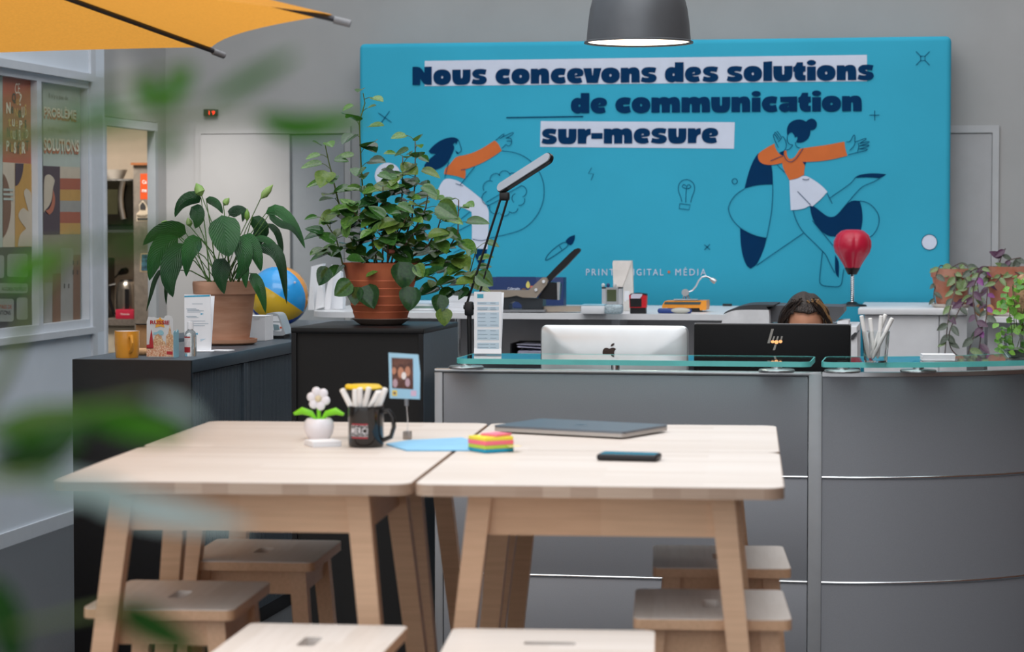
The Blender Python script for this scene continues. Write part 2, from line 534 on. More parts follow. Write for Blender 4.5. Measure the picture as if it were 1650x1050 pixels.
# pane 2
s2 = sheet('poster_sheet', w2, [(69, 132), (129, 142), (129, 269.5), (69, 267)], P_PALE, 1)
ORL = pm('shadow_orange', '#b86a4c'); GRT = pm('grey_letter', '#7d7f78')
for s, q, m, k, b in (("Il n'y a pas de", [(77.5, 149), (108.5, 154.5), (108.5, 163.5), (77.5, 160)], GRT, 3, 0),
                      ('PROBLÈME', [(70, 170.5), (122.5, 178.5), (122.5, 197), (70, 191.5)], ORL, 3, .03),
                      ('PROBLÈME', [(69.5, 167.5), (121.5, 174.5), (121.5, 192.5), (69.5, 187)], P_LET, 4, .015),
                      ("Il n'y a que des", [(76.5, 203), (110, 208), (110, 217), (76.5, 213)], GRT, 3, 0),
                      ('SOLUTIONS', [(69.5, 224), (126, 230), (126, 249), (69.5, 247)], ORL, 3, .03),
                      ('SOLUTIONS', [(69.2, 221), (126, 225), (126, 244.5), (69.2, 242)], P_LET, 4, .015)):
    obj('lettering', text(s, q, bf, k, b), m, s2)
pt = sheet('pattern_sheet', w2, [(69, 267), (129, 269.5), (129, 377), (69, 378)], P_CR, 1)
sheet('purple_field', pt, [(69, 267), (96, 268.2), (96, 377.5), (69, 378)], P_PUR, 2)
for i, (m, y) in enumerate(((P_RED, 287), (P_YEL, 305), (P_GR, 323), (P_RED, 341), (P_YEL, 359))):
    sheet('stripe', pt, [(96, y), (129, y + .6), (129, y + 18.4), (96, y + 18.2)], m, 2)
obj('white_shape', fill([(69.5, 287), (74, 281), (80, 281), (86, 287), (87.5, 292), (84, 303), (83, 320), (78, 332), (72, 338), (69.5, 343)], bf, 3), P_CR, pt)
obj('peach_shape', fill([(72, 339), (78, 337), (83, 325), (84, 305), (87, 315), (87.5, 328), (84, 341), (78, 346)], bf, 4), ORL, pt)
ct = sheet('city_poster', w2, [(69, 378), (129, 377), (129, 515), (69, 521)], P_TAN, 1)
for (a, b, c, d, m) in ((84, 440, 97, 519, P_BR), (97, 400, 117, 517, P_GR), (117, 410, 129, 515, P_BR), (70, 455, 83.5, 520, P_GR)):
    sheet('tower', ct, [(a, b), (c, b), (c, d), (a, d)], m, 2)
for x, y in ((116, 419), (123, 419), (116, 435), (123, 435), (102, 457), (109, 457)):
    sheet('slot', ct, [(x, y), (x + 1.6, y), (x + 1.6, y + 7), (x, y + 7)], P_DK, 3)

# doorway to the kitchenette
JAMB = mat('jamb_grey', '#9aa0a3', .4, var=.03)
d1 = struct('door_1', bx(XL - .036, XL + .012, Y_d1, Y_d1 + .045, 0, DH), JAMB)
struct('jamb', bx(XL - .036, XL + .012, Y_d0 - .03, Y_d0 - .001, .075, DH), FRAMEW, d1)
struct('head', bx(XL - .036, XL + .012, Y_d0 - .03, Y_d1 + .045, DH, DH + .045), FRAMEW, d1)
# double door in the back wall, part of it behind the banner, and the door to the right of the banner
DOORG = mat('door_grey', '#8b9093', .5, var=.03)
bk = lambda px, py, k=0: onY(px, py, YB)
a, b = bk(316, 200), bk(566, 200)
ztop = 2.09
g = bx(a.x, b.x, YB - .02, YB - .001, ztop - .04, ztop); bx(b.x - .035, b.x, YB - .02, YB - .001, 0, ztop - .04, g); bx(a.x, a.x + .035, YB - .02, YB - .001, 0, ztop - .04, g)
d2 = struct('door_2', g, WALL)
m_ = bk(470, 300).x
struct('door_leaf', bx(a.x + .04, m_, YB - .045, YB - .002, .01, ztop - .045), WALL, d2)
struct('door_leaf', bx(m_ + .003, b.x - .04, YB - .012, YB - .001, .01, ztop - .05), DOORG, d2)
c, e = bk(1440, 200), bk(1610, 200)
zt = bk(1570, 202).z
g = bx(c.x, e.x, YB - .02, YB - .001, zt - .04, zt); bx(e.x - .035, e.x, YB - .02, YB - .001, 0, zt - .04, g); bx(c.x, c.x + .035, YB - .02, YB - .001, 0, zt - .04, g)
d3 = struct('door_3', g, mat('door_frame_grey', '#b4b5b6', .6, var=.02))
struct('door_leaf', bx(c.x + .038, e.x - .038, YB - .012, YB - .001, .01, zt - .045), mat('door_mid', '#a9a9aa', .55, var=.02), d3)
# led clock on the back wall
p0, p1 = bk(330, 187), bk(352, 176)
ck = thing('wall_clock', 'small black digital clock with red digits high on back wall', 'clock', ((p0.x + p1.x) / 2, YB - .001, p0.z))
obj('case', bx(p0.x, p1.x, YB - .03, YB - .001, p0.z, p1.z, None, .004), BLACKP, ck)
cf = lambda px, py, k=0: onY(px, py, YB - .031)
obj('digits', text('19', (336.5, 178.5, 346, 184.8), cf, 0, 0, 1.2), mat('led_red', '#ff3010', .5, var=0, emit=('#ff2a10', 2.5)), ck)

# ================================================================== BANNER
YP = 13.08
tl, tr = onY(578, 70, YP), onY(1533, 58, YP)
ztop = (tl.z + tr.z) / 2
ban = thing('backdrop_banner', 'large turquoise fabric display banner with navy French lettering and two drawn dancing women', 'banner', ((tl.x + tr.x) / 2, YP + .1, 0))
obj('fabric_panel', G().box(((tl.x + tr.x) / 2, YP + .1, ztop / 2 + .005), (tr.x - tl.x, .2, ztop - .01), .028, 3), TEAL, ban)
pf = lambda px, py, k=0: onY(px, py, YP) + V((0, -.0018 * (k + 1), 0))
def z(ox, oy, s): return lambda pts: [(ox + x / s, oy + y / s) for x, y in pts]
for q in ([(684.5, 98.1), (1397, 88.3), (1397, 130.7), (684.3, 138.8)], [(871.4, 195), (1184, 196.9), (1182.7, 239.5), (870.3, 236.5)]):
    obj('highlight_bar', fill(q, pf, 0, False), OFFW, ban)

def gl(ch):
    E = lambda cx, cy, rx, ry, n=20: circ(cx, cy, rx, ry, n)
    D = {
     'n': [[(0,0),(0,1),(.38,1),(.41,.93),(.5,.99),(.62,1.03),(.8,1.02),(.92,.93),(1,.72),(1,0),(.56,0),(.56,.55),(.53,.6),(.5,.6),(.46,.55),(.46,0)]],
     'u': [[(0,1),(0,.35),(.08,.1),(.25,-.02),(.5,-.03),(.75,-.02),(.92,.1),(1,.35),(1,1),(.57,1),(.57,.5),(.54,.42),(.5,.41),(.46,.46),(.46,1)]],
     'c': [[(1,.97),(.8,1.02),(.6,1.03),(.33,.99),(.1,.82),(0,.5),(.1,.18),(.33,.01),(.6,-.03),(.8,-.02),(1,.06),(.91,.46),(.62,.41),(.54,.43),(.51,.5),(.55,.56),(.65,.57),(.91,.55)]],
     'e': [[(.98,.55),(1,.7),(.95,.87),(.8,.99),(.55,1.03),(.3,.99),(.08,.82),(0,.5),(.08,.18),(.3,.01),(.55,-.03),(.75,-.01),(.92,.06),(.84,.38),(.6,.355),(.5,.38),(.48,.43),(.62,.43),(.85,.46)], [(.47,.55),(.6,.56),(.62,.62),(.57,.67),(.5,.64)]],
     's': [[(.97,.97),(.75,1.02),(.5,1.03),(.25,1),(.07,.87),(.02,.68),(.12,.5),(.35,.4),(.52,.36),(.5,.32),(.4,.3),(.2,.33),(.08,.37),(0,.07),(.2,0),(.5,-.03),(.78,0),(.95,.13),(1,.3),(.93,.48),(.72,.57),(.5,.61),(.47,.65),(.53,.69),(.7,.68),(.88,.64)]],
     'd': [[(.54,1.33),(1,1.33),(1,0),(.6,0),(.57,.06),(.5,0),(.38,-.03),(.2,.02),(.05,.2),(0,.5),(.05,.8),(.2,.98),(.38,1.03),(.54,.98)], E(.47,.5,.055,.09,10)],
     'v': [[(0,1),(.2,0),(.8,0),(1,1),(.57,1),(.52,.5),(.5,.5),(.45,1)]],
     'l': [[(0,1.29),(1,1.33),(1,0),(0,0)]],
     'i': [[(.03,0),(.03,.94),(.97,.94),(.97,0)]],
     '.': [E(.5,1.2,.5,.185,16)],
     't': [[(.3,1.24),(.78,1.24),(.78,.99),(1,.99),(1,.6),(.83,.6),(.8,.55),(.8,.42),(.83,.38),(1,.38),(1,0),(.6,-.02),(.3,.05),(.14,.2),(.1,.4),(.1,.6),(0,.6),(0,.93),(.12,.95),(.22,1.08)]],
     'm': [[(0,0),(0,1),(.25,1),(.27,.94),(.36,1.02),(.5,1.03),(.6,.95),(.62,.93),(.72,1.02),(.84,1.03),(.95,.93),(1,.7),(1,0),(.71,0),(.71,.52),(.69,.57),(.66,.57),(.65,.52),(.65,0),(.36,0),(.36,.52),(.34,.57),(.31,.57),(.29,.52),(.29,0)]],
     'r': [[(0,0),(0,1),(.55,1),(.6,.9),(.75,1),(1,1),(1,.6),(.85,.58),(.72,.5),(.66,.35),(.66,0)]],
     'a': [[(.08,.98),(1,1),(1,0),(.6,0),(.56,.06),(.45,-.02),(.25,-.03),(.08,.08),(0,.27),(.06,.45),(.2,.54),(.54,.57),(.56,.62),(.1,.64)], [(.46,.33),(.55,.4),(.55,.33),(.5,.28)]],
     'N': [[(0,0),(0,1.22),(.4,1.22),(.62,.8),(.62,1.22),(1,1.22),(1,0),(.62,0),(.4,.42),(.4,0)]],
     'o': [[(.5 + .5 * math.copysign(abs(cos(t)) ** .88, cos(t)), .5 + .53 * math.copysign(abs(sin(t)) ** .88, sin(t))) for t in [2 * pi * i / 28 for i in range(28)]], E(.5,.5,.06,.1,12)],
     '-': [[(0,.32),(0,.71),(1,.71),(1,.32)]],
    }
    return D[ch]
def line_of_type(spec, base, xh):
    for ch, x0, x1 in spec:
        g = G()
        for part in ([gl('i'), gl('.')] if ch == 'i' else [gl(ch)]):
            loops = [[(x0 + u * (x1 - x0), base(x0 + u * (x1 - x0)) - v * xh) for u, v in l] for l in part]
            g.merge(fill(loops, pf, 2, True))
        obj('letter', g, NAVY, ban)
line_of_type([('N',665,696),('o',698.4,727),('u',729,758.6),('s',760.2,785),('c',798,822.6),('o',824.3,853.8),('n',855.4,885.2),('c',886.9,912),('e',913.2,940.8),('v',940,969.4),('o',968.8,998.9),('n',1000.3,1031.1),('s',1032.6,1058.5),
   ('d',1071,1101.7),('e',1103.2,1130),('s',1131.9,1158),('s',1171,1197),('o',1198,1228.2),('l',1230,1244.3),('u',1246,1277.1),('t',1278,1298.3),('i',1300,1315),('o',1316,1346.6),('n',1348.3,1380),('s',1381.7,1408.3)],
   lambda x: 137 - (x - 665) * .0112, 24)
line_of_type([('d',919.7,949.8),('e',951.3,978.3),('c',991,1016.7),('o',1018,1048.1),('m',1049.7,1096),('m',1098.2,1144.3),('u',1146,1176.7),('n',1178.6,1209),('i',1211,1226),('c',1227,1252.7),('a',1254.6,1284.6),('t',1286.3,1306.6),('i',1308.3,1323.4),('o',1324.3,1355.3),('n',1356.7,1388.6)],
   lambda x: 182.2 - (x - 935) * .0074, 24.3)
line_of_type([('s',872.8,897.9),('u',899.3,929.3),('r',931,952.1),('-',952.9,971.2),('m',973.1,1019.1),('e',1020.7,1047.9),('s',1049,1075),('u',1076.6,1106.2),('r',1108.3,1129.4),('e',1130.2,1157.6)],
   lambda x: 231.7 - (x - 885) * .005, 24)
obj('rule_line', stroke([(816, 189.5), (940, 187.6)], pf, 1.8, 2), NAVY, ban)
for s, q in (('PRINT', (944.5, 433, 990, 443.5)), ('DIGITAL', (1009, 433, 1069, 443.5)), ('MÉDIA', (1088.5, 430, 1138, 443.5))):
    obj('lettering', text(s, q, pf, 2, 0, 1.35), OFFW, ban)
for x in (1000, 1078): obj('print_dot', fill(circ(x, 438, 2.1), pf, 2, False), ORANGE, ban)

# right-hand dancer
z6, z7, z8 = z(1160, 180, 6.5625), z(1280, 180, 6.5625), z(1160, 310, 5.832)
fig = obj('dancer_drawing', fill(z6([(680,412),(705,410),(708,460),(730,498),(765,498),(800,470),(845,390),(880,385)]) + z7([(200,370),(350,350),(530,315),(535,380),(560,465),(400,505),(250,525),(130,530),(85,530),(115,570),(103,620),(103,665)]) + z6([(820,705),(735,722),(690,640),(665,580),(658,530),(672,470)]), pf, 1), ORANGE, ban)
obj('sleeve', fill(z6([(580,335),(520,365),(440,415),(410,440),(400,480),(420,530),(470,558),(540,563),(600,555),(664,540),(676,500),(680,462),(645,460),(610,425),(590,390),(578,350)]), pf, 2), ORANGE, fig)
obj('shorts', fill(z6([(735,725),(820,710),(893,667)]) + z7([(200,715),(290,780),(350,845),(280,925),(190,1000),(165,988)]) + z6([(900,1020),(830,1035),(750,1040)]), pf, 2), OFFW, fig)
navy = [z6([(260,812),(300,650),(345,530),(390,455),(420,430),(405,480),(430,540),(480,560),(545,565),(558,650),(560,768),(480,768),(400,775),(330,790)]),
        z8([(190,335),(280,385),(360,412),(440,428),(420,510),(390,590),(345,680),(290,715),(250,690),(215,600),(195,480)]),
        z6([(715,255),(705,200),(720,140),(760,98),(830,78),(880,88),(912,105),(930,85),(970,68),(1010,85),(1030,130),(1015,175),(985,192),(958,195),(955,240),(930,290),(880,322),(830,328),(805,322),(818,290),(822,265),(805,265),(795,275),(785,245),(760,215),(735,225)]),
        z7([(85,530),(125,530),(113,570)]),
        z8([(845,130),(885,128),(950,180),(1000,220),(1040,232),(1080,225),(1120,190),(1225,72),(1315,80),(1335,150),(1342,240),(1335,310),(1320,370),(1260,420),(1130,415),(990,408),(870,265)]),
        z7([(645,698),(665,675),(720,660),(800,650),(900,652),(972,660),(905,705),(850,695),(750,692)]),
        z8([(1083,585),(1122,650),(1117,800),(1080,755)]), z6([(630,440),(680,412),(678,462),(645,460)])]
for n_ in navy: obj('navy_shape', fill(n_, pf, 1), NAVY, fig)
LINEM = mat('print_line', '#0a4266', .8, spec=.12, var=.02)
lines = [z6([(260,815),(180,865),(120,935),(95,1000)]) + z8([(80,150),(90,200),(120,260),(190,335),(280,385),(360,415),(440,428)]),
         z6([(560,768),(560,900),(552,1000)]) + z8([(495,100),(480,230),(440,428)]), z8([(345,685),(785,382)]),
         z7([(347,862),(400,970)]), z7([(375,912),(580,770),(620,730),(650,690)]), z7([(905,705),(830,745),(740,780),(690,815),(590,930),(490,1050)]),
         z8([(690,170),(705,230),(740,310),(790,382),(870,455),(965,550),(1000,590),(1030,660),(1080,755)]), z8([(965,550),(950,680),(935,830),(945,860),(975,878),(1060,885),(1110,887),(1145,865),(1155,780),(1165,720)]),
         z8([(870,265),(990,408),(1065,500)]), z8([(1315,80),(1380,90),(1440,130),(1490,200),(1500,270),(1480,340),(1440,400),(1390,430)]),
         z7([(550,320),(590,318),(610,275),(632,240),(642,260),(640,320)]), z7([(642,320),(700,300),(755,278),(762,290),(690,335)]), z7([(690,335),(790,312),(795,325),(690,362)]), z7([(690,362),(790,350),(790,365),(685,395)]), z7([(685,395),(775,392),(765,410),(660,432),(570,455)]), z7([(642,320),(635,360),(585,410)]), z7([(675,330),(685,370),(668,420)]),
         z6([(620,380),(585,310),(570,270),(565,240),(580,235),(620,300)]), z6([(580,235),(585,208),(635,285)]), z6([(600,207),(615,215),(655,275),(640,295),(615,320)]), z6([(655,265),(675,265),(700,320),(705,360),(690,410),(630,435)]),
         z6([(715,255),(710,310),(735,345),(770,350)]), z6([(770,352),(740,395),(705,405)]), z6([(680,462),(700,510),(740,535),(790,515),(840,450),(880,388)]), z6([(800,322),(800,350),(820,378),(850,384)]),
         z6([(875,712),(910,722),(945,712)]), z6([(822,842),(960,985)]), z6([(605,560),(690,645)]), z6([(535,520),(680,460)])]
for l in lines: obj('drawn_line', stroke(l, pf, 1.1, 4), LINEM, fig)
obj('drawn_ring', stroke(circ(1184, 292, 4.3, n=18), pf, 1.1, 3, False, True), LINEM, ban)
# left-hand dancer
z5 = z(670, 190, 4.565)
fg2 = obj('pointing_woman_drawing', fill(z5([(215,370),(245,350),(275,310),(300,283),(370,272),(450,245),(520,205),(580,165),(610,190),(632,240),(570,285),(490,330),(430,355),(365,378),(368,420),(360,447),(300,425),(208,412)]), pf, 1), ORANGE, ban)
obj('hair', fill(z5([(315,158),(290,142),(240,143),(180,165),(120,210),(95,245),(110,262),(148,265),(90,310),(60,350),(65,375),(110,387),(170,375),(220,345),(250,305),(280,240),(285,215),(275,195),(290,180),(298,195)]), pf, 1), NAVY, fg2)
obj('trousers', fill(z5([(205,450),(250,445),(310,460),(350,490),(430,550),(500,610),(535,670),(540,720),(532,890),(528,965),(412,955),(415,800),(412,690),(330,650),(240,625),(180,610),(150,575),(165,520)]), pf, 1), OFFW, fg2)
obj('foot', fill(z5([(425,965),(525,965),(510,1050),(480,1100),(440,1030)]), pf, 1), NAVY, fg2)
obj('navy_shape', fill(z5([(290,238),(318,258),(312,265),(300,262)]), pf, 1), NAVY, fg2)
obj('white_disc', fill(circ(625, 283, 21), pf, 0, False), OFFW, ban)
l2 = [z5([(315,160),(335,215),(340,240),(320,258)]), z5([(635,243),(720,250),(800,280),(880,345),(935,440),(950,550),(930,650),(880,740),(800,815),(700,850),(540,885)]),
      z5([(590,165),(640,120),(655,118),(640,140)]), z5([(620,150),(725,100),(715,122),(665,150)]), z5([(665,145),(700,148),(710,170),(700,200),(680,208),(665,195)]), z5([(670,170),(705,170)]), z5([(665,195),(635,225)]),
      z5([(435,360),(330,490)]), z5([(335,382),(370,378)]), z5([(520,620),(640,550)]), z5([(530,648),(640,590)]), z5([(640,575),(780,497)]), z5([(420,890),(470,903),(530,895)]), z5([(295,483),(350,500)]), z5([(245,320),(215,440)]),
      z5([(400,690),(190,860)]), z5([(410,780),(180,900)]), z5([(412,930),(280,990)])]
for cx_, cy_, r_, a0, a1 in ((540,590,52,1.6,4.4),(545,510,48,2.6,5.2),(590,450,42,3,5.6),(655,430,42,3.3,6.0),(715,440,36,4,6.2),(775,540,42,-1.6,1.3),(765,605,38,-.4,1.8),(715,660,38,.1,2.4),(655,685,36,.2,2.6),(590,660,46,.9,3.4),(745,590,36,2.2,4.4)):
    l2.append(z5(circ(cx_, cy_, r_, r_, 10, a0, a1)))
for l in l2: obj('drawn_line', stroke(l, pf, 1.0, 4), LINEM, fg2)
# small marks
zb = z(780, 300, 3.388)
br = obj('brush_drawing', fill(zb([(445,298),(465,275),(497,265),(495,295),(480,320),(465,322)]), pf, 1), NAVY, ban)
obj('drawn_line', stroke(zb([(335,400),(350,370),(400,325),(445,300),(465,322),(420,355),(360,395),(340,405)]), pf, 1.1, 2, True, True), LINEM, br)
obj('drawn_line', stroke(zb([(412,325),(425,345)]), pf, 1.1, 2), LINEM, br)
bl = obj('bulb_drawing', stroke([(1099,325),(1097,317),(1093,308),(1093.5,297),(1099,290.5),(1106,289),(1113,290.5),(1119,297),(1119.5,307),(1115,317),(1113,326)], pf, 1, 2), LINEM, ban)
obj('drawn_line', stroke([(1095.5,328),(1112,330),(1110.5,338),(1094.5,336)], pf, 1, 2, False, True), LINEM, bl)
obj('drawn_line', stroke([(1105,326),(1106,300),(1110,297),(1114,300),(1111,304),(1101,303),(1099,299),(1103,297),(1106,300)], pf, 1, 2), LINEM, bl)
obj('spark_drawing', stroke([(953.5,270),(948.4,279.3),(956.8,280),(952.5,290)], pf, 1, 2, False), LINEM, ban)
for pts in ([[(610,182),(631,197)],[(628,179),(613,200)]], [[(1135,394),(1144,402)],[(1144,393.5),(1135,402.5)]], [[(1401,185.5),(1417,185.5)],[(1409.5,178),(1409.5,194)]]):
    g = stroke(pts[0], pf, 1.1, 2); g.merge(stroke(pts[1], pf, 1.1, 2)); obj('cross_mark', g, LINEM, ban)
g = G()
for sx in (-1, 1):
    for sy in (-1, 1): g.merge(stroke([(1487 + sx * 3.5, 94 + sy * 3.5), (1487 + sx * 11, 94 + sy * 11)], pf, 1.1, 2))
g.merge(stroke([(1483.5,90.5),(1490.5,90.5),(1490.5,97.5),(1483.5,97.5)], pf, 1.1, 2, False, True)); obj('star_mark', g, LINEM, ban)
dc = obj('white_disc', fill(circ(1497.5, 390, 12), pf, 1, False), OFFW, ban)
obj('drawn_ring', stroke(circ(1497.5, 390, 12.4, n=28), pf, .9, 2, False, True), LINEM, dc)

# ================================================================== RECEPTION COUNTER
YC = 8.04; XC0 = -1.685; XC1 = -.42; XC2 = -.375; ZC = 1.05; RC = .95
rc = thing('reception_counter', 'grey metal reception counter with glass shelf and a curved right end', 'counter', ((XC0 + XC2) / 2, YC + .1, 0))
bands = ((.02, .346), (.354, .696), (.704, 1.035))
for z0, z1 in bands:
    obj('front_panel', bx(XC0 + .03, XC1 - .002, YC, YC + .03, z0, z1, None, .003), CGREY, rc)
for z0 in (.35, .70):
    obj('metal_strip', G().cyl((XC0 + .03, YC + .002, z0), (XC1 - .002, YC + .002, z0), .0062, n=14), CHROME, rc)
obj('end_post', bx(XC0, XC0 + .028, YC - .003, YC + .034, 0, ZC - .006, None, .003), mat('counter_post', '#a3a6aa', .4, metal=.3, var=.03), rc)
obj('end_panel', bx(XC0 + .002, XC0 + .026, YC + .034, YC + .78, 0, .99), CGREY, rc)
obj('middle_post', bx(XC1, XC2, YC - .006, YC + .03, 0, ZC - .006, None, .004), MATS['counter_post'], rc)
obj('top_rail', bx(XC0, XC2 - .002, YC - .005, YC + .034, ZC - .014, ZC, None, .003), ALU, rc)
ccx, ccy = XC2, YC + RC
def arc_wall(r0, r1, z0, z1, a0=-pi / 2, a1=0.05, n=28):
    o = [(ccx + r0 * cos(a0 + (a1 - a0) * i / n), ccy + r0 * sin(a0 + (a1 - a0) * i / n)) for i in range(n + 1)]
    i_ = [(ccx + r1 * cos(a0 + (a1 - a0) * i / n), ccy + r1 * sin(a0 + (a1 - a0) * i / n)) for i in range(n, -1, -1)]
    return G().prism(o + i_, z0, z1)
for z0, z1 in bands: obj('curved_panel', arc_wall(RC, RC - .03, z0, z1), CGREY, rc)
for z0 in (.35, .70): obj('metal_strip', G().tube([(ccx + (RC - .002) * cos(a), ccy + (RC - .002) * sin(a), z0) for a in [-pi / 2 + (pi / 2 + .05) * i / 28 for i in range(29)]], .0062, 14), CHROME, rc)
obj('top_rail', arc_wall(RC + .005, RC - .034, ZC - .014, ZC), ALU, rc)
obj('desk_board', bx(XC0 + .03, XC2, YC + .035, YC + .86, .715, .74, None, .004), WHITE, rc)
obj('curved_desk_board', G().prism([(ccx, YC + .04)] + [(ccx + (RC - .04) * cos(a), ccy + (RC - .04) * sin(a)) for a in [-pi / 2 + (pi / 2) * i / 20 for i in range(21)]] + [(ccx + .3, ccy), (ccx + .15, YC + .86), (ccx, YC + .86)], .715, .74), WHITE, rc)
# glass shelves on metal discs
ZG0, ZG1 = 1.0745, 1.091
gp0, gp1 = onZ(703, 586, ZG1).x, onZ(1303, 586, ZG1).x
YG0, YG1 = YC - .14, YC + .20
sh = obj('glass_shelf', G().prism(rrect((gp0 + gp1) / 2, (YG0 + YG1) / 2, gp1 - gp0, YG1 - YG0, .035), ZG0, ZG1), GLASS, rc)
obj('polished_edge', G().prism([rrect((gp0 + gp1) / 2, (YG0 + YG1) / 2, gp1 - gp0 + .002, YG1 - YG0 + .002, .036), rrect((gp0 + gp1) / 2, (YG0 + YG1) / 2, gp1 - gp0 - .006, YG1 - YG0 - .006, .032)], ZG0 - .0005, ZG1 + .0004), GLASSE, sh)
ca0 = -pi / 2 + .0
def arc_shelf(ro, ri, inset=0.0):
    pts = []
    x0 = onZ(1321, 586, ZG1).x + inset
    n = 26; a1 = .05
    aa = math.asin(max(-1, min(1, (x0 + .03 - ccx) / ro)))
    for i in range(n + 1):
        a = -pi / 2 + aa + (a1 + pi / 2 - aa) * i / n
        pts.append((ccx + ro * cos(a), ccy + ro * sin(a)))
    for i in range(n, -1, -1):
        a = -pi / 2 + aa + (a1 + pi / 2 - aa) * i / n
        pts.append((ccx + ri * cos(a), ccy + ri * sin(a)))
    yb, yf = pts[-1][1], pts[0][1]
    pts += [(x0 + .008, yb - .012), (x0, yb - .035), (x0, yf + .035), (x0 + .008, yf + .012)]
    return pts
sh2 = obj('glass_shelf', G().prism(arc_shelf(RC + .14, RC - .20), ZG0, ZG1), GLASS, rc)
obj('polished_edge', G().prism([arc_shelf(RC + .141, RC - .201, -.001), arc_shelf(RC + .137, RC - .197, .003)], ZG0 - .0005, ZG1 + .0004), GLASSE, sh2)
for px, py in ((755, 592), (1250, 600), (1357, 600), (1480, 597)):
    p = onZ(px, py, ZC); x = p.x
    yy = YC if x < ccx else ccy - math.sqrt(max(RC ** 2 - (x - ccx) ** 2, 0))
    dsc = obj('shelf_disc', G().lathe([(.001, 0), (.056, 0), (.06, .003), (.06, .007), (.056, .01), (.02, .0105), (.018, .012), (.018, ZG0 - ZC), (.001, ZG0 - ZC)], (x, yy + .0, ZC - .0005), 28), ALU, rc)
for px in (1003,):
    x = onZ(px, 590, ZC).x
    obj('shelf_pillar', G().cyl((x, YC + .02, ZC), (x, YC + .02, ZG0), .014), CHROME, rc)

# ------------------------------------------------ computer screens on the desk
pc = lambda px, py, k=0: onY(px, py, YS)
YS = 8.52
a, b = onY(870, 521, YS), onY(1108, 528, YS)
im = thing('desktop_computer', 'silver all-in-one desktop computer seen from behind with dark fruit emblem', 'computer', ((a.x + b.x) / 2, YS, .742))
SILVER = mat('brushed_silver', '#d6d8d9', .3, metal=.75, var=.02)
w_ = b.x - a.x; zt = (a.z + b.z) / 2; h_ = .41
g = G().prism(rrect(0, 0, w_, h_, .022, 6), 0, .012)
back = G()
for i, (sc, dz) in enumerate(((1, 0), (.98, .010), (.9, .022), (.6, .034), (.3, .04))):
    pass
def shell(w, h, r, prof):
    """back shell: nested rounded rectangles bulging along +z"""
    g = G(); n = len(rrect(0, 0, w, h, r, 6)); vs_ = []
    for sc, dz in prof:
        vs_ += [V((x * sc, y * sc, dz)) for x, y in rrect(0, 0, w, h, r, 6)]
    fs = []
    for i in range(len(prof) - 1):
        for k in range(n):
            fs.append([i * n + k, i * n + (k + 1) % n, (i + 1) * n + (k + 1) % n, (i + 1) * n + k])
    fs.append(list(range(n))[::-1]); fs.append([(len(prof) - 1) * n + k for k in range(n)])
    return g.add(vs_, fs)
Rback = Matrix(((1, 0, 0), (0, 0, -1), (0, 1, 0))).to_4x4()   # xy plane upright, +z towards the viewer (-Y)
cI = V(((a.x + b.x) / 2, YS + .03, zt - h_ / 2))
obj('back_shell', shell(w_, h_, .022, [(1, 0), (1, .012), (.985, .017), (.9, .024), (.7, .03), (.4, .034), (.1, .035)]).tf(Matrix.Translation(cI) @ Rback), SILVER, im, ang=25)
g = G().box((cI.x, YS + .05, .80), (.16, .012, .2), .004); g.box((cI.x, YS + .03, .748), (.18, .17, .012), .004)
obj('stand', g, SILVER, im)
af = lambda px, py, k=0: onY(px, py, YS - .0065)
za = z(780, 300, 3.388)
EMB = mat('emblem_dark', '#38261f', .3, var=.05)
apple = [(683,887),(672,881),(658,882),(648,893),(646,910),(651,930),(660,945),(670,949),(683,946),(697,950),(708,942),(719,925),(711,918),(708,906),(712,895),(720,888),(710,881),(697,881)]
em = obj('emblem', fill(za(apple), af, 1), EMB, im)
obj('emblem_leaf', fill(za([(690,874),(693,864),(702,857),(711,856),(708,866),(700,873)]), af, 1), EMB, im)

YS2 = 8.5
a, b = onY(1118, 523, YS2), onY(1370, 522, YS2)
mo = thing('monitor', 'black flat monitor seen from behind with pale slanted logo', 'monitor', ((a.x + b.x) / 2, YS2, .742))
w_ = b.x - a.x; zt = (a.z + b.z) / 2; h_ = .325
obj('housing', G().box(((a.x + b.x) / 2, YS2 + .02, zt - h_ / 2), (w_, .035, h_), .006), mat('monitor_black', '#0b0b0d', .55, var=.1, scale=200, spec=.2), mo)
obj('bezel_rim', G().box(((a.x + b.x) / 2, YS2 + .041, zt - h_ / 2), (w_ + .004, .008, h_ + .004), .002), MIDG, mo)
g = G().box(((a.x + b.x) / 2, YS2 + .035, .85), (.06, .03, .22), .006); g.box(((a.x + b.x) / 2, YS2 + .05, .749), (.26, .2, .014), .006)
obj('stand', g, BLACKP, mo)
mf = lambda px, py, k=0: onY(px, py, YS2 + .0015)
zm = z(1130, 450, 6.111)
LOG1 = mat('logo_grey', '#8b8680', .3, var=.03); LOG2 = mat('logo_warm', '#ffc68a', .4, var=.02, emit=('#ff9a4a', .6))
for q in ([(690,487),(715,487),(675,628),(650,628)], [(712,558),(728,558),(712,600),(696,600)], [(748,558),(764,558),(752,600),(736,600)], [(786,558),(804,558),(792,600),(776,600)], [(722,640),(742,640),(726,697),(704,697)]):
    obj('logo_bar', fill(zm(q), mf, 1, False), LOG1, mo)
for q in (circ(703, 613, 19, 14), circ(740, 617, 20, 19), circ(780, 611, 18, 16)): obj('logo_dot', fill(zm(q), mf, 1, False), LOG2, mo)

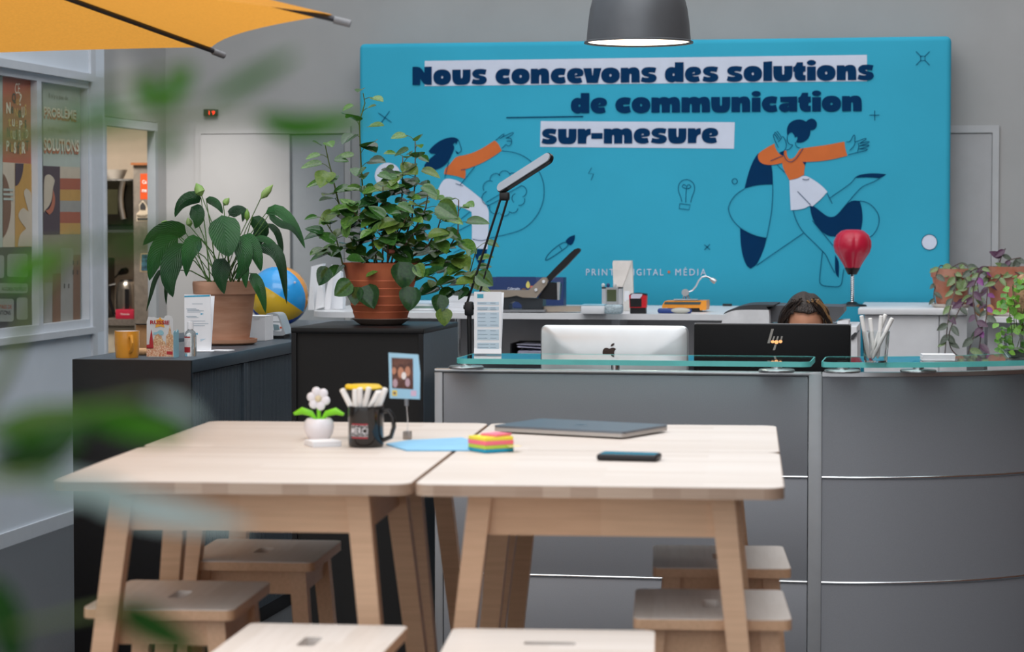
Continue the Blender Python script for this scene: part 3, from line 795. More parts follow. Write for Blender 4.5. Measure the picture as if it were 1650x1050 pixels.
# ------------------------------------------------ dark cabinets
XA0, XA1, YA0, YA1, ZA = -2.96, -2.54, 8.0, 9.5, 1.07
ca = thing('tambour_cabinet', 'low black office cabinet with ribbed sliding doors carrying the peace lily and mug', 'cabinet', ((XA0 + XA1) / 2, (YA0 + YA1) / 2, 0))
obj('side_panel', bx(XA0 - .003, XA1 + .006, YA0, YA0 + .02, 0, ZA - .0005, None, .001), BLACKMEL, ca)
obj('side_panel', bx(XA0, XA1 - .004, YA1 - .02, YA1, 0, ZA - .03), BLACKMEL, ca)
obj('back_panel', bx(XA0, XA0 + .01, YA0 + .02, YA1 - .02, 0, ZA - .03), BLACKMEL, ca)
obj('top_board', bx(XA0 - .003, XA1 + .006, YA0 + .0205, YA1 + .004, ZA - .045, ZA, None, .001), MELSHEEN, ca)
obj('plinth', bx(XA0 + .02, XA1 - .03, YA0 + .02, YA1 - .02, 0, .06), BLACKMEL, ca)
def ribbed(y0, y1, z0, z1, x, pitch=.018):
    g = G(); n = int((y1 - y0) / pitch); vs_ = []
    prof = []
    for i in range(n):
        y = y0 + i * pitch
        prof += [(y, 0), (y + pitch * .15, .005), (y + pitch * .8, .005), (y + pitch * .95, 0)]
    for (y, dx) in prof: vs_ += [V((x + dx, y, z0)), V((x + dx, y, z1))]
    return g.add(vs_, [[2 * i, 2 * i + 2, 2 * i + 3, 2 * i + 1] for i in range(len(prof) - 1)])
ymid = 8.69
obj('ribbed_door', ribbed(YA0 + .03, ymid - .03, .07, ZA - .05, XA1 - .012), MELSHEEN, ca, smooth=False)
obj('ribbed_door', ribbed(ymid + .03, YA1 - .03, .07, ZA - .05, XA1 - .012), MELSHEEN, ca, smooth=False)
obj('door_rail', bx(XA1 - .014, XA1 + .001, ymid - .028, ymid - .003, .065, ZA - .048), MELSHEEN, ca)
obj('door_rail', bx(XA1 - .014, XA1 + .001, ymid + .003, ymid + .028, .065, ZA - .048), MELSHEEN, ca)

XB0, XB1, YB0, YB1, ZB = -2.245, -1.768, 8.25, 8.86, 1.174
cb = thing('filing_cabinet', 'taller black framed cabinet beside the counter carrying the terracotta potted plant', 'cabinet', ((XB0 + XB1) / 2, (YB0 + YB1) / 2, 0))
t = .018
obj('recessed_back', bx(XB0 + t, XB1 - t, YB0 + .012, YB0 + .022, 0.01, ZB - t), mat('matt_black', '#0c0c0d', .6, var=.1, scale=90), cb)
obj('side_panel', bx(XB0, XB0 + t, YB0, YB1, 0, ZB - t), BLACKMEL, cb)
obj('side_panel', bx(XB1 - t, XB1 - .002, YB0, YB1, 0, ZB - t), BLACKMEL, cb)
obj('side_sheen', bx(XB1 - .0018, XB1, YB0 + .004, YB1, 0, ZB - t), MELSHEEN, cb)  # thin skin, its lighter tone stands for sheen on the black side
obj('top_board', bx(XB0 - .001, XB1 + .001, YB0 - .001, YB1, ZB - t, ZB, None, .002), BLACKMEL, cb)
obj('front_panel', bx(XB0 + t, XB1 - t, YB1 - .02, YB1 - .002, .05, ZB - t - .004), BLACKMEL, cb)

cc = thing('low_cabinet', 'dark cabinet end behind the tambour cabinet carrying the beach ball', 'cabinet', (-2.95, 10.45, 0))
obj('body', bx(-3.2, -2.72, 9.53, 11.4, 0, ZA - .03), BLACKMEL, cc)
obj('top_board', bx(-3.21, -2.71, 9.525, 11.41, ZA - .03, ZA, None, .002), MELSHEEN, cc)

# ------------------------------------------------ white workbench behind the counter
ZW = 1.10; YW_0, YW_1 = 11.66, 12.9
xw0, xw1 = onY(488, 505, YW_0).x, onY(1270, 510, YW_0).x
wbn = thing('workbench', 'long white workbench with grey underside below the banner', 'workbench', ((xw0 + xw1) / 2, 12.2, 0))
pl = rrect((xw0 + xw1) / 2, (YW_0 + YW_1) / 2, xw1 - xw0, YW_1 - YW_0, .05)
pl = [p for p in pl if not (p[0] < xw0 + .06 and p[1] < YW_0 + .06)]
corner = [(xw0 + .25 - .25 * sin(a), YW_0 + .25 - .25 * cos(a)) for a in [pi / 2 - pi / 2 * i / 10 for i in range(11)]]
k_ = [i for i, p in enumerate(pl) if p[0] < xw0 + .06][-1] + 1
pl = pl[:k_] + corner + pl[k_:]
obj('top', G().prism(pl, ZW - .028, ZW), WHITE, wbn)
UNDER = mat('bench_grey', '#bdbcbe', .6, var=.04)
obj('back_panel', bx(xw0 + .3, xw1 - .06, 12.1, 12.12, .15, ZW - .03), UNDER, wbn)
obj('divider', bx(onY(993, 530, 11.8).x - .02, onY(993, 530, 11.8).x + .02, 11.78, 12.099, .15, ZW - .03), mat('bench_light', '#c4c5c8', .5, var=.03), wbn)
obj('side_panel', bx(xw1 - .09, xw1 - .06, 11.75, 12.3, 0, ZW - .03), UNDER, wbn)
obj('shelf_board', bx(onY(760, 560, 11.8).x, xw1 - .1, 11.7, 12.099, .85, .872, None, .004), WHITE, wbn)
for px in (737,):
    p = onY(px, 540, 11.72)
    lg = obj('leg', G().cyl((p.x, 11.74, 0), (p.x, 11.74, .98), .011).cyl((p.x, 11.74, .97), (p.x, 11.74, ZW - .03), .018), CHROME, wbn)
obj('leg', G().cyl((xw0 + .35, 12.1, 0), (xw0 + .35, 12.1, ZW - .03), .02), MIDG, wbn)
# sideboards on the right
ZR = 1.12; YR = 12.05
xr0, xr1 = onY(1386, 500, YR).x, onY(1560, 500, YR).x
sb = thing('sideboard', 'white sideboard under the red punching ball and first terracotta pot', 'sideboard', ((xr0 + xr1) / 2, 12.5, 0))
obj('top', bx(xr0 - .01, xr1, YR, 13.03, ZR - .03, ZR, None, .003), WHITE, sb)
obj('door', bx(xr0 + .02, onY(1513, 550, YR).x - .003, YR + .03, YR + .05, .05, ZR - .035), WHITE, sb)
obj('door', bx(onY(1513, 550, YR).x + .003, xr1 - .005, YR + .03, YR + .05, .05, ZR - .035), WHITE, sb)
obj('carcass', bx(xr0 + .02, xr1 - .005, YR + .052, 13.02, 0, ZR - .032), WHITE, sb)
xq0 = onY(1576, 515, 11.9).x
sq = thing('side_shelf', 'white round-cornered shelf unit at right edge carrying second terracotta pot', 'shelf', (xq0 + .35, 12.4, 0))
zq = onY(1600, 511, 11.9).z
obj('top', G().prism([(xq0 + .06 - .06 * cos(a), 11.9 + .06 - .06 * sin(a)) for a in [pi / 2 * i / 6 for i in range(7)]] + [(xq0 + .8, 11.9), (xq0 + .8, 13.0), (xq0, 13.0)], zq - .025, zq), WHITE, sq)
obj('carcass', bx(xq0 + .05, xq0 + .78, 12.1, 12.98, 0, zq - .026), WHITE, sq)

# ================================================================== TABLES
TZ = 1.02; RT = radians(4.4); TW = .74
S0 = onZ(663, 780, TZ)
tx = V((cos(RT), sin(RT), 0)); ty = V((-sin(RT), cos(RT), 0))
def tpos(i, j): return S0 + tx * ((TW + .008) * (i + .5)) + ty * ((TW + .004) * (j + .5)) - V((0, 0, TZ))
tb = thing('bar_table', 'front right square birch table with splayed legs, carrying phone and sticky notes', 'table', tpos(0, 0), RT, 'four birch tables pushed together')
obj('tabletop', G().prism(rrect(0, 0, TW - .003, TW - .003, .034), TZ - .0235, TZ), BIRCH, tb, False)
obj('edge_band', G().prism([rrect(0, 0, TW, TW, .035), rrect(0, 0, TW - .004, TW - .004, .033)], TZ - .024, TZ - .0015), BIRCHE, tb, False)
ins = .10; lw = .048; sp = math.tan(radians(6.2))
def splayed_leg(sx, sy, x, y, ztop, w, spl):
    g = G(); dx, dy = sx * spl * ztop, sy * spl * ztop
    vs_ = []
    for zz, ww in ((ztop, w), (0, w * .78)):
        k = (ztop - zz) / ztop
        for ax, ay in ((-1, -1), (1, -1), (1, 1), (-1, 1)):
            vs_.append(V((sx * x + dx * k + ax * ww / 2, sy * y + dy * k + ay * ww / 2, zz)))
    return g.add(vs_, [[0, 1, 2, 3], [7, 6, 5, 4], [4, 5, 1, 0], [5, 6, 2, 1], [6, 7, 3, 2], [7, 4, 0, 3]])
hx = TW / 2 - ins - lw / 2
for sx in (-1, 1):
    for sy in (-1, 1):
        obj('leg', splayed_leg(sx, sy, hx, hx, TZ - .024, lw, sp), BIRCHL, tb, False)
for s_ in (-1, 1):
    obj('apron', G().box((0, s_ * (hx + .004), TZ - .024 - .045), (hx * 2 - lw + .02, .022, .09)), BIRCHL, tb, False)
    obj('apron', G().box((s_ * (hx + .004), 0, TZ - .024 - .045), (.022, hx * 2 - lw + .02, .09)), BIRCHL, tb, False)
copy_tree(tb, tpos(-1, 0), RT, 'front left square birch table with splayed legs, its near corner behind blurred leaves')
copy_tree(tb, tpos(0, 1), RT, 'back right square birch table with the closed laptop on it')
copy_tree(tb, tpos(-1, 1), RT, 'back left square birch table with the flower toy and mug on it')

# bar stools
SZ = .74
st = thing('bar_stool', '', 'stool', (0, 0, 0), 0, 'birch bar stools around the tables')
sw, sd = .40, .32
obj('seat', G().prism([rrect(0, 0, sw, sd, .018), rrect(0, 0, .1, .036, .01, 3)], SZ - .022, SZ), BIRCH, st, False)
obj('seat_edge', G().prism([rrect(0, 0, sw + .002, sd + .002, .019), rrect(0, 0, sw - .002, sd - .002, .017)], SZ - .0225, SZ - .002), BIRCHL, st, False)
lx, ly, slw = sw / 2 - .05, sd / 2 - .045, .04
for sx in (-1, 1):
    for sy in (-1, 1):
        obj('leg', splayed_leg(sx, sy, lx, ly, SZ - .022, slw, .085), BIRCHL, st, False)
for s_ in (-1, 1):
    obj('apron', G().box((0, s_ * (ly + .003), SZ - .022 - .03), (lx * 2 - slw + .02, .018, .06)), BIRCHL, st, False)
    obj('apron', G().box((s_ * (lx + .003), 0, SZ - .022 - .03), (.018, ly * 2 - slw + .02, .06)), BIRCHL, st, False)
for zz, ax in ((.28, 'x'), (.28, 'x'), (.36, 'y'), (.36, 'y')): pass
for s_ in (-1, 1):
    e = .085 * (SZ - .022 - .28)
    obj('stretcher', G().box((0, s_ * (ly + e), .28), (2 * (lx + e), .018, .035)), BIRCHL, st, False)
    e = .085 * (SZ - .022 - .34)
    obj('stretcher', G().box((s_ * (lx + e), 0, .34), (.018, 2 * (ly + e), .03)), BIRCHL, st, False)
def stool(px, py, rot, label, first=[True], dx=0):
    """px, py: picture point of the middle of the seat"""
    p = onZ(px, py, SZ); p.z = 0
    if first[0]:
        st.location = p; st.rotation_euler = (0, 0, rot); st['label'] = label; first[0] = False
    else:
        copy_tree(st, p, rot, label)
stool(499, 1033, pi / 2 + RT + radians(-1), 'pale birch bar stool cut off by bottom edge, left one of the two nearest')
stool(886, 1036, RT + radians(2), 'pale birch bar stool cut off by bottom edge, right one of the two nearest')
stool(290, 957, pi / 2 + RT, 'birch bar stool half under the front left table, behind its left leg')
stool(425, 886, pi / 2 + RT, 'birch bar stool under the back left table, in front of black cabinet')
stool(1145, 972, pi / 2 + RT + radians(2), 'shaded birch bar stool under the front right table')
stool(1160, 896, pi / 2 + RT + radians(2), 'shaded birch bar stool under the back right table, nearest the counter')

# ================================================================== PENDANT LAMP, PARASOL, DESK LAMP
dp = 9.3
pc_ = dep(1029, 70, dp); sc_ = dp / F
pend = thing('pendant_lamp', 'dark grey metal dome pendant lamp with lit white interior', 'lamp', (pc_.x, pc_.y, pc_.z))
Rl = 85 * sc_
prof = [(Rl * 1.03, 0), (Rl * 1.03, .006), (Rl * .985, .010), (Rl * .96, .07), (Rl * .92, .13), (Rl * .85, .185), (Rl * .72, .24), (Rl * .52, .275), (Rl * .3, .292), (Rl * .14, .298)]
inner = [(r - .004, z_) for r, z_ in prof[::-1]]
obj('dome', G().lathe(prof + [(r, max(z_ - .004, .0005)) for r, z_ in inner] + [prof[0]], pc_, 56, False), mat('lamp_grey', '#5d6064', .42, metal=.35, var=.04), pend)
LIT = mat('lamp_interior', '#fff6ea', .6, var=0, emit=('#ffe9cf', 3.2))
obj('diffuser', G().lathe([(.001, .02), (Rl * .95, .006), (Rl * .95, .012), (.001, .03)], pc_, 40), LIT, pend)
obj('cap', G().lathe([(.03, .296), (.03, .36), (.02, .375), (.001, .376)], pc_, 20), DARKG, pend)
obj('cable', G().cyl(pc_ + V((0, 0, .37)), (pc_.x, pc_.y, HT), .004, n=8), BLACKP, pend)
pl_ = bpy.data.lights.new('pendant_bulb', 'SPOT'); pl_.energy = 9; pl_.color = (1, .86, .7); pl_.spot_size = 2.4; pl_.spot_blend = .6; pl_.shadow_soft_size = .12
po = bpy.data.objects.new('pendant_bulb', pl_); po.location = pc_ + V((0, 0, -.02)); COL.objects.link(po); po.parent = pend; po.location = (0, 0, -.02)

ctr = LD(-2.0, 6.03, 0); RP = 1.58; ZT, ZH = 2.04, 2.42
um = thing('parasol', 'orange fabric parasol with dark ribs hanging over top left', 'parasol', (ctr.x, ctr.y, 0))
FAB = mat('parasol_orange', '#e8a345', .85, var=.04, scale=120, translucent=.5, spec=.1)
RIB = mat('rib_dark', '#3a3c42', .4, metal=.4, var=.05)
t1 = LD(-.88, 7.11, 0) - ctr; a_t1 = math.atan2(t1.y, t1.x)
hub = ctr + V((0, 0, ZH))
tips = [ctr + V((RP * cos(a_t1 - k * pi / 4), RP * sin(a_t1 - k * pi / 4), ZT)) for k in range(8)]
for k in range(8):
    A, B = tips[k], tips[(k + 1) % 8]
    n = 8; g = G(); vs_ = []
    for i in range(n + 1):
        u = i / n
        for j in range(n + 1):
            v = j / n
            e = A.lerp(B, v) + V((0, 0, .0))
            e = e + (hub - e) * (.04 * 4 * v * (1 - v))
            p = hub.lerp(e, u * .985) + V((0, 0, .012))
            p += V((0, 0, -.05 * u * 4 * v * (1 - v) * .3))
            vs_.append(p)
    m1 = n + 1
    obj('canopy_panel', g.add(vs_, [[i * m1 + j, i * m1 + j + 1, (i + 1) * m1 + j + 1, (i + 1) * m1 + j] for i in range(n) for j in range(n)]), FAB, um, ang=80)
    rp = [hub.lerp(A, u) + V((0, 0, .002)) for u in [i / 8 for i in range(9)]]
    rb = obj('rib', G().tube(rp, .0075, 8), RIB, um)
    d_ = (A - rp[-2]).normalized()
    obj('rib_end_cap', G().tube([A - d_ * .02, A + d_ * .022], .0095, 10), MIDG, rb)
obj('pole', G().cyl(ctr, hub, .024), RIB, um)
obj('hub', G().cyl(hub - V((0, 0, .06)), hub + V((0, 0, .05)), .05), RIB, um)
obj('base', G().lathe([(.001, 0), (.28, 0), (.28, .04), (.05, .07), (.035, .25), (.001, .25)], ctr, 36), DARKG, um)

# desk lamp clamped behind the glass
YLm = 8.42
dl = lambda px, py, dy=0: onY(px, py, YLm + dy)
b0 = dl(757, 570); j1 = dl(756, 497); j2 = dl(813, 318)
lp = thing('desk_lamp', 'black articulated desk lamp with flat silver head leaning up over counter', 'lamp', (b0.x, YLm, .742))
obj('base', G().lathe([(.001, 0), (.09, 0), (.09, .012), (.08, .018), (.001, .018)], (b0.x, YLm, .742), 32), BLACKP, lp)
obj('post', G().tube([(b0.x, YLm, .755), b0, j1], .0085, 10), BLACKP, lp)
g = G().box(j1, (.03, .03, .05), .006); g.tube([j1 + V((-.02, 0, .005)), j1 + V((.02, 0, .005))], .008); obj('lower_joint', g, BLACKP, lp)
e1, e2 = j1 + V((.0, 0, .0)), j2
perp = V((-(e2 - e1).z, 0, (e2 - e1).x)).normalized() * .012
for s_ in (-1, 1):
    obj('arm_rod', G().tube([e1 + perp * s_ + (V((.018, 0, .03)) if s_ < 0 else V((.005, 0, .02))), e2 + perp * s_], .0042, 8), BLACKP, lp)
obj('upper_joint', G().box(j2 + V((0, 0, .004)), (.035, .028, .03), .006), BLACKP, lp)
h0, h1 = dl(801, 305, -.0), dl(887, 250, -.10)
d_ = (h1 - h0); L_ = d_.length; ex = d_.normalized(); ny = V((0, -1, 0)); ny = (ny - ex * ny.dot(ex)).normalized(); ez = ex.cross(ny)
ny = (ny * .80 + ez * .60 * (1 if ez.z > 0 else -1)).normalized(); ez = ex.cross(ny)
Mh = Matrix.Translation((h0 + h1) / 2) @ Matrix((ex, ez, ny)).transposed().to_4x4()
obj('head_frame', G().prism(rrect(0, 0, L_, .04, .019), -.016, -.001).tf(Mh), BLACKP, lp)
obj('head_panel', G().prism(rrect(0, 0, L_ - .006, .034, .016), -.001, .004).tf(Mh), mat('lamp_silver', '#b9bec6', .3, metal=.4, var=.02), lp)

# ================================================================== THINGS ON THE GLASS SHELF
def leaflet(name, label, px0, px1, y0, y1, Y, colr=PAPER, fold=.03, cat='leaflet'):
    a, b = onY(px0, y1, Y), onY(px1, y0, Y)
    r = thing(name, label, cat, ((a.x + b.x) / 2, Y, a.z))
    return r, a, b
zg = ZG1 + .0012
Yf = onZ(785, 571, zg).y
fn = lambda px, py, k=0: onY(px, py, Yf) + V((0, -.0006 * (k + 1), 0))
pr, a, b = leaflet('price_leaflet', 'tall white and pale blue price leaflet standing on the glass counter', 764, 808, 470, 571, Yf)
z0 = a.z
obj('front_sheet', bx(a.x, b.x, Yf, Yf + .0012, zg, b.z), PAPER, pr)
obj('back_sheet', G().box(((a.x + b.x) / 2, Yf + .028, (zg + b.z) / 2), (b.x - a.x, .0012, b.z - zg), rot=Euler((radians(-14), 0, 0))).tf(Matrix.Translation((0, -.006, 0))), PAPER, pr)
PB = mat('leaflet_blue', '#c3d6e4', .7, var=.02); PT = mat('leaflet_teal', '#4aa6bd', .7, var=.02); PG_ = mat('leaflet_grey_text', '#8fa3b3', .7, var=.02)
def rect(x0, y0, x1, y1): return [(x0, y0), (x1, y0), (x1, y1), (x0, y1)]
obj('print_block', fill(rect(769, 473.5, 779, 480), fn, 0, False), PT, pr)
for (y0_, y1_) in ((486, 491), (494, 499.5), (503, 526.5), (530.5, 547.5), (552, 563)):
    obj('print_block', fill(rect(769, y0_, 804, y1_), fn, 0, False), PB, pr)
g = G()
for y_ in [487.5, 495.5, 498, 505, 511, 517, 523, 532, 538, 544, 554, 559]:
    g.merge(fill(rect(770, y_, 770 + random.uniform(12, 18), y_ + .9), fn, 1, False)); g.merge(fill(rect(790, y_, 790 + random.uniform(8, 13), y_ + .9), fn, 1, False))
o = obj('print_text', g, PG_, pr); o['kind'] = 'stuff'

# glass of pens
pz = onZ(1411, 583, zg)
cp = thing('pen_glass', 'clear glass holding white pens on right part of glass counter', 'glass', (pz.x, pz.y, zg))
s8 = (pz.y / F) * 1.0
obj('tumbler', G().lathe([(.001, 0), (.037, 0), (.045, .1), (.0425, .1), (.035, .006), (.001, .006)], (pz.x, pz.y, zg), 32), CLEAR, cp)
PEN = mat('pen_white', '#f1efec', .4, var=.03)
def pen(name, p, q, r, parent_label, cat='pen', group=None, m=PEN):
    p, q = V(p), V(q); ax = (q - p).normalized()
    o = thing(name, parent_label, cat, p, 0, group)
    obj('barrel', G().tube([p, p + ax * .01, q - ax * .006, q], [r * .35, r, r, r * .7], 10), m, o)
    obj('cap', G().tube([q - ax * .045, q - ax * .002, q], [r * 1.12, r * 1.12, r * .6], 10), m, o)
    return o
for i, (bx_, tx_, ty_, lab) in enumerate(((1400, 1388, 508, 'leftmost'), (1408, 1402, 512, 'second from left'), (1414, 1420, 508, 'third from left'), (1402, 1427, 506, 'second from right'), (1406, 1438, 512, 'rightmost'))):
    p = V((onY(bx_, 580, pz.y).x, pz.y + (-.008, .012, .0, .012, -.01)[i], zg + .012)); q = onY(tx_, ty_, pz.y + (-.012, .015, .0, .02, -.012)[i])
    pen('pen', p, q, .0062, 'white pen in the clear glass on counter, %s of five' % lab, group='white pens in the glass')
# cards
cz = onZ(1511, 580, zg)
cards = thing('card_stack', 'small stack of white cards on curved glass counter', 'cards', (cz.x, cz.y, zg), radians(6))
for i in range(5):
    obj('card', G().box((random.uniform(-.001, .001), random.uniform(-.001, .001), .002 + i * .0042), (.107, .07, .0038), .0004), PAPER, cards, False)

# ================================================================== THINGS ON THE TAMBOUR CABINET
za_ = ZA
p = onZ(198, 577, za_); p = V((p.x, p.y + .045, za_))
YEL = mat('mug_yellow', '#d9962f', .25, var=.06, coat=.4)
mg = thing('mug', 'glossy mustard yellow mug on the near end of the black cabinet', 'mug', p)
rm, hm = .044, .094
obj('body', G().lathe([(.001, 0), (rm * .88, 0), (rm * .92, .006), (rm, .05), (rm, hm), (rm - .004, hm), (rm - .005, .05), (rm * .85, .01), (.001, .01)], p, 36), YEL, mg)
obj('glazed_interior', G().lathe([(rm - .0042, hm - .0005), (rm - .0052, .05), (rm * .84, .0105), (.001, .0105)], p, 36, False), PAPER, mg)
ang = radians(-56); dh = V((cos(ang), sin(ang), 0))
obj('handle', G().tube([p + dh * (rm - .003) + V((0, 0, .074)), p + dh * (rm + .018) + V((0, 0, .078)), p + dh * (rm + .026) + V((0, 0, .055)), p + dh * (rm + .016) + V((0, 0, .028)), p + dh * (rm - .005) + V((0, 0, .02))], .0065, 10), YEL, mg)
# souvenir box (pop-up paper holder)
p0, p1 = onZ(237, 576, za_), onZ(279, 576, za_)
Yr = p0.y + .002
sv = thing('souvenir_box', 'illustrated paper souvenir holder with church towers and red title', 'souvenir', ((p0.x + p1.x) / 2, Yr + .03, za_))
fr = lambda px, py, k=0: onY(px, py, Yr) + V((0, -.0006 * (k + 1), 0))
zr = z(225, 470, 8.75)
CARDP = mat('card_print_pale', '#c9cdd0', .5, var=.05)
top = zr([(100,915),(100,420),(120,350),(160,355),(200,352),(250,372),(290,360),(340,372),(360,340),(405,330),(450,345),(472,385),(478,915)])
prs = fill(top, lambda x, y, k=0: onY(x, y, Yr), 0, False)
gb = G(); n_ = len(prs.v); gb.add(prs.v + [v + V((0, .0015, 0)) for v in prs.v], prs.f + [[i + n_ for i in f[::-1]] for f in prs.f])
obj('front_card', gb, CARDP, sv)
CRED = mat('card_red', '#a8242c', .5, var=.05); CGOLD = mat('card_gold', '#e0a23c', .5, var=.05); CBR = mat('card_brown', '#b07a54', .5, var=.3, scale=200, second='#d9c3a0'); CBL = mat('card_blue', '#8fc0cf', .5, var=.1)
obj('title', text('RUSSIE', zr([(150,400),(425,405),(420,460),(150,455)]), fr, 3, .03), CRED, sv)
obj('star', fill(zr([(290,355),(310,385),(345,400),(330,430),(355,505),(290,485),(220,505),(240,430),(225,400),(270,385)]), fr, 1, False), CGOLD, sv)
obj('cloud', fill(zr([(190,600),(200,570),(250,565),(280,535),(320,540),(345,580),(330,610)]), fr, 1), CBL, sv)
obj('cathedral', fill(zr([(195,800),(195,680),(215,640),(215,615),(240,610),(262,585),(285,615),(310,620),(330,690),(360,700),(380,800)]), fr, 2, False), CBR, sv)
obj('tower', fill(zr([(375,800),(375,620),(405,590),(415,530),(428,470),(440,530),(450,590),(475,620),(475,800)]), fr, 2, False), CBR, sv)
obj('red_tower', fill(zr([(100,800),(102,745),(140,740),(142,690),(155,600),(168,525),(180,600),(190,690),(195,745),(200,800)]), fr, 3, False), CRED, sv)
obj('town', fill(zr([(100,912),(100,790),(200,780),(300,750),(385,760),(470,800),(476,912)]), fr, 3, False), mat('card_town', '#b9693f', .5, var=.5, scale=260, second='#ddc5ab'), sv)
obj('red_roof', fill(zr([(385,880),(385,835),(470,840),(470,885)]), fr, 4, False), CRED, sv)
xs = onY(279.5, 560, Yr).x
g = G().prism([(0, 0), (.058, 0), (.058, .093), (.045, .098), (.03, .088), (.015, .096), (0, .09)], 0, .0015)
g.tf(Matrix(((0, 0, 1, xs - .001), (1, 0, 0, Yr + .002), (0, 1, 0, za_), (0, 0, 0, 1))))
sdp = obj('side_card', g, CBL, sv)
obj('base_card', bx(p0.x, xs, Yr + .002, Yr + .06, za_ + .0005, za_ + .002), CARDP, sv)
obj('back_card', bx(p0.x, xs - .002, Yr + .0605, Yr + .062, za_ + .0005, za_ + .085), CARDP, sv)
# sanitiser bottle
p = onZ(304, 574, za_); p = V((p.x, p.y + .022, za_))
bt = thing('sanitizer_bottle', 'small clear sanitizer bottle with white cap and red label', 'bottle', p)
obj('bottle', G().lathe([(.001, 0), (.02, 0), (.0215, .006), (.0215, .07), (.018, .085), (.01, .093), (.01, .1), (.001, .1)], p, 28), mat('clear_plastic', '#eef3f2', .05, trans=.85, ior=1.3, var=0), bt)
obj('cap', G().lathe([(.001, .096), (.0115, .096), (.011, .122), (.001, .122)], p, 20), PAPER, bt)
def curved(p, r, a0, a1, z0, z1, n=10):
    g = G(); vs_ = []
    for i in range(n + 1):
        a_ = a0 + (a1 - a0) * i / n
        vs_ += [p + V((r * cos(a_), r * sin(a_), z0)), p + V((r * cos(a_), r * sin(a_), z1))]
    return g.add(vs_, [[2 * i, 2 * i + 2, 2 * i + 3, 2 * i + 1] for i in range(n)])
lb = obj('label_sheet', curved(p, .0218, radians(-190), radians(-75), .012, .07), mat('label_pale', '#d5cfd0', .5, var=.1, scale=150), bt)
obj('label_red', curved(p, .022, radians(-150), radians(-75), .014, .033), CRED, lb)
obj('label_red', curved(p, .022, radians(-190), radians(-75), .066, .07), CRED, lb)
# tall white leaflet and loose cards
p0 = onZ(299, 566, za_); Yv = p0.y
fv = lambda px, py, k=0: onY(px, py, Yv) + V((0, -.0006 * (k + 1), 0))
a, b = onY(297.5, 566, Yv), onY(339.5, 474.5, Yv)
lv = thing('folded_leaflet', 'tall white folded leaflet with blue top edge in front of clay pot', 'leaflet', ((a.x + b.x) / 2, Yv, za_))
obj('front_sheet', bx(a.x, b.x, Yv, Yv + .0012, za_ + .0005, b.z), PAPER, lv)
obj('back_sheet', G().box(((a.x + b.x) / 2, Yv + .026, (za_ + b.z) / 2), (b.x - a.x, .0012, b.z - za_ - .008), rot=Euler((radians(-13), 0, 0))), PAPER, lv)
LBL = mat('leaflet_cyan', '#3aa3c9', .6, var=.15, scale=300)
zv = z(225, 470, 8.75)
obj('print_block', fill(zv([(632,55),(990,42),(990,65),(632,75)]), fv, 0, False), LBL, lv)
for q in ([(860,300),(905,308),(862,325)], [(770,590),(820,578),(822,606)], [(768,768),(800,752),(803,800)], [(855,665),(940,660),(860,700)]): obj('arrow_mark', fill(zv(q), fv, 0, False), LBL if q[0][1] != 665 else PB, lv)
g = G()
for (x0_, y_, x1_) in ((740,165,890),(658,235,800),(672,250,840),(672,265,905),(672,283,860),(658,342,805),(672,360,830),(720,408,925),(730,447,970),(730,475,920)): g.merge(fill(zv(rect(x0_, y_, x1_, y_ + 6)), fv, 0, False))
o = obj('print_text', g, PG_, lv); o['kind'] = 'stuff'
for i, (px, py, rz, lab) in enumerate(((326, 567, .2, 'white card lying left at foot of the tall leaflet'), (356, 566, -.15, 'white card lying right of the tall leaflet on cabinet'))):
    q = onZ(px, py, za_)
    o = obj('loose_card', G().box((q.x, q.y + .02, za_ + .003), (.075, .05, .004), .0005, rot=Euler((0, 0, rz))), PAPER); tag(o, lab, 'card', 'loose cards on the black cabinet')
# cardboard box and cork roll behind the mug
q = onZ(228, 566, za_)
bxo = thing('cardboard_box', 'small brown cardboard box standing behind the yellow mug', 'box', (q.x - .02, q.y + .12, za_), radians(4))
obj('body', G().box((0, 0, .048), (.07, .05, .094), .001), mat('cardboard', '#a77e54', .8, var=.08), bxo, False)
obj('flap', G().box((0, -.02, .096), (.068, .045, .002), rot=Euler((radians(-6), 0, 0))), mat('cardboard_dark', '#4f4a45', .8, var=.08), bxo, False)
q = onZ(226, 573, za_)
o = obj('cork_roll', G().lathe([(.001, -.02), (.0115, -.02), (.013, -.018), (.013, .018), (.0115, .02), (.001, .02)], (0, 0, 0), 20).tf(Matrix.Translation((q.x + .005, q.y + .02, za_ + .0135)) @ Euler((0, pi / 2, .2)).to_matrix().to_4x4()), mat('cork', '#c79d72', .8, var=.15, scale=80))
tag(o, 'pale cork cylinder lying beside the yellow mug', 'cork')
# white carton and postal scale at the far end
q0, q1 = onZ(394, 549, za_), onZ(429, 549, za_)
zc1 = onY(400, 510, q0.y).z
wbx = thing('white_carton', 'plain white cardboard carton beside the clay pot and beach ball', 'box', ((q0.x + q1.x) / 2, q0.y + .06, za_))
obj('body', bx(q0.x, q1.x, q0.y, q0.y + .12, za_ + .0005, zc1, None, .0015), PAPER, wbx, smooth=False)
obj('lid_flap', bx(q0.x, q1.x, q0.y - .001, q0.y + .12, zc1 + .0005, zc1 + .003), PAPER, wbx)
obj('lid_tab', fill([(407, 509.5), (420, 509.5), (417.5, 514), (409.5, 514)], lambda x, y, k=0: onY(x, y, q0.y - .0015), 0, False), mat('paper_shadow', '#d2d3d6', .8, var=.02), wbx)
q0 = onZ(430, 546, za_); Ys = q0.y + .03
fs_ = lambda px, py, k=0: onY(px, py, Ys) + V((0, -.001 * k, 0))
ps = thing('postal_scale', 'small silver postal scale with grey display in front of beach ball', 'scale', (onY(445, 540, Ys).x, Ys + .05, za_))
sz = z(380, 420, 5.5)
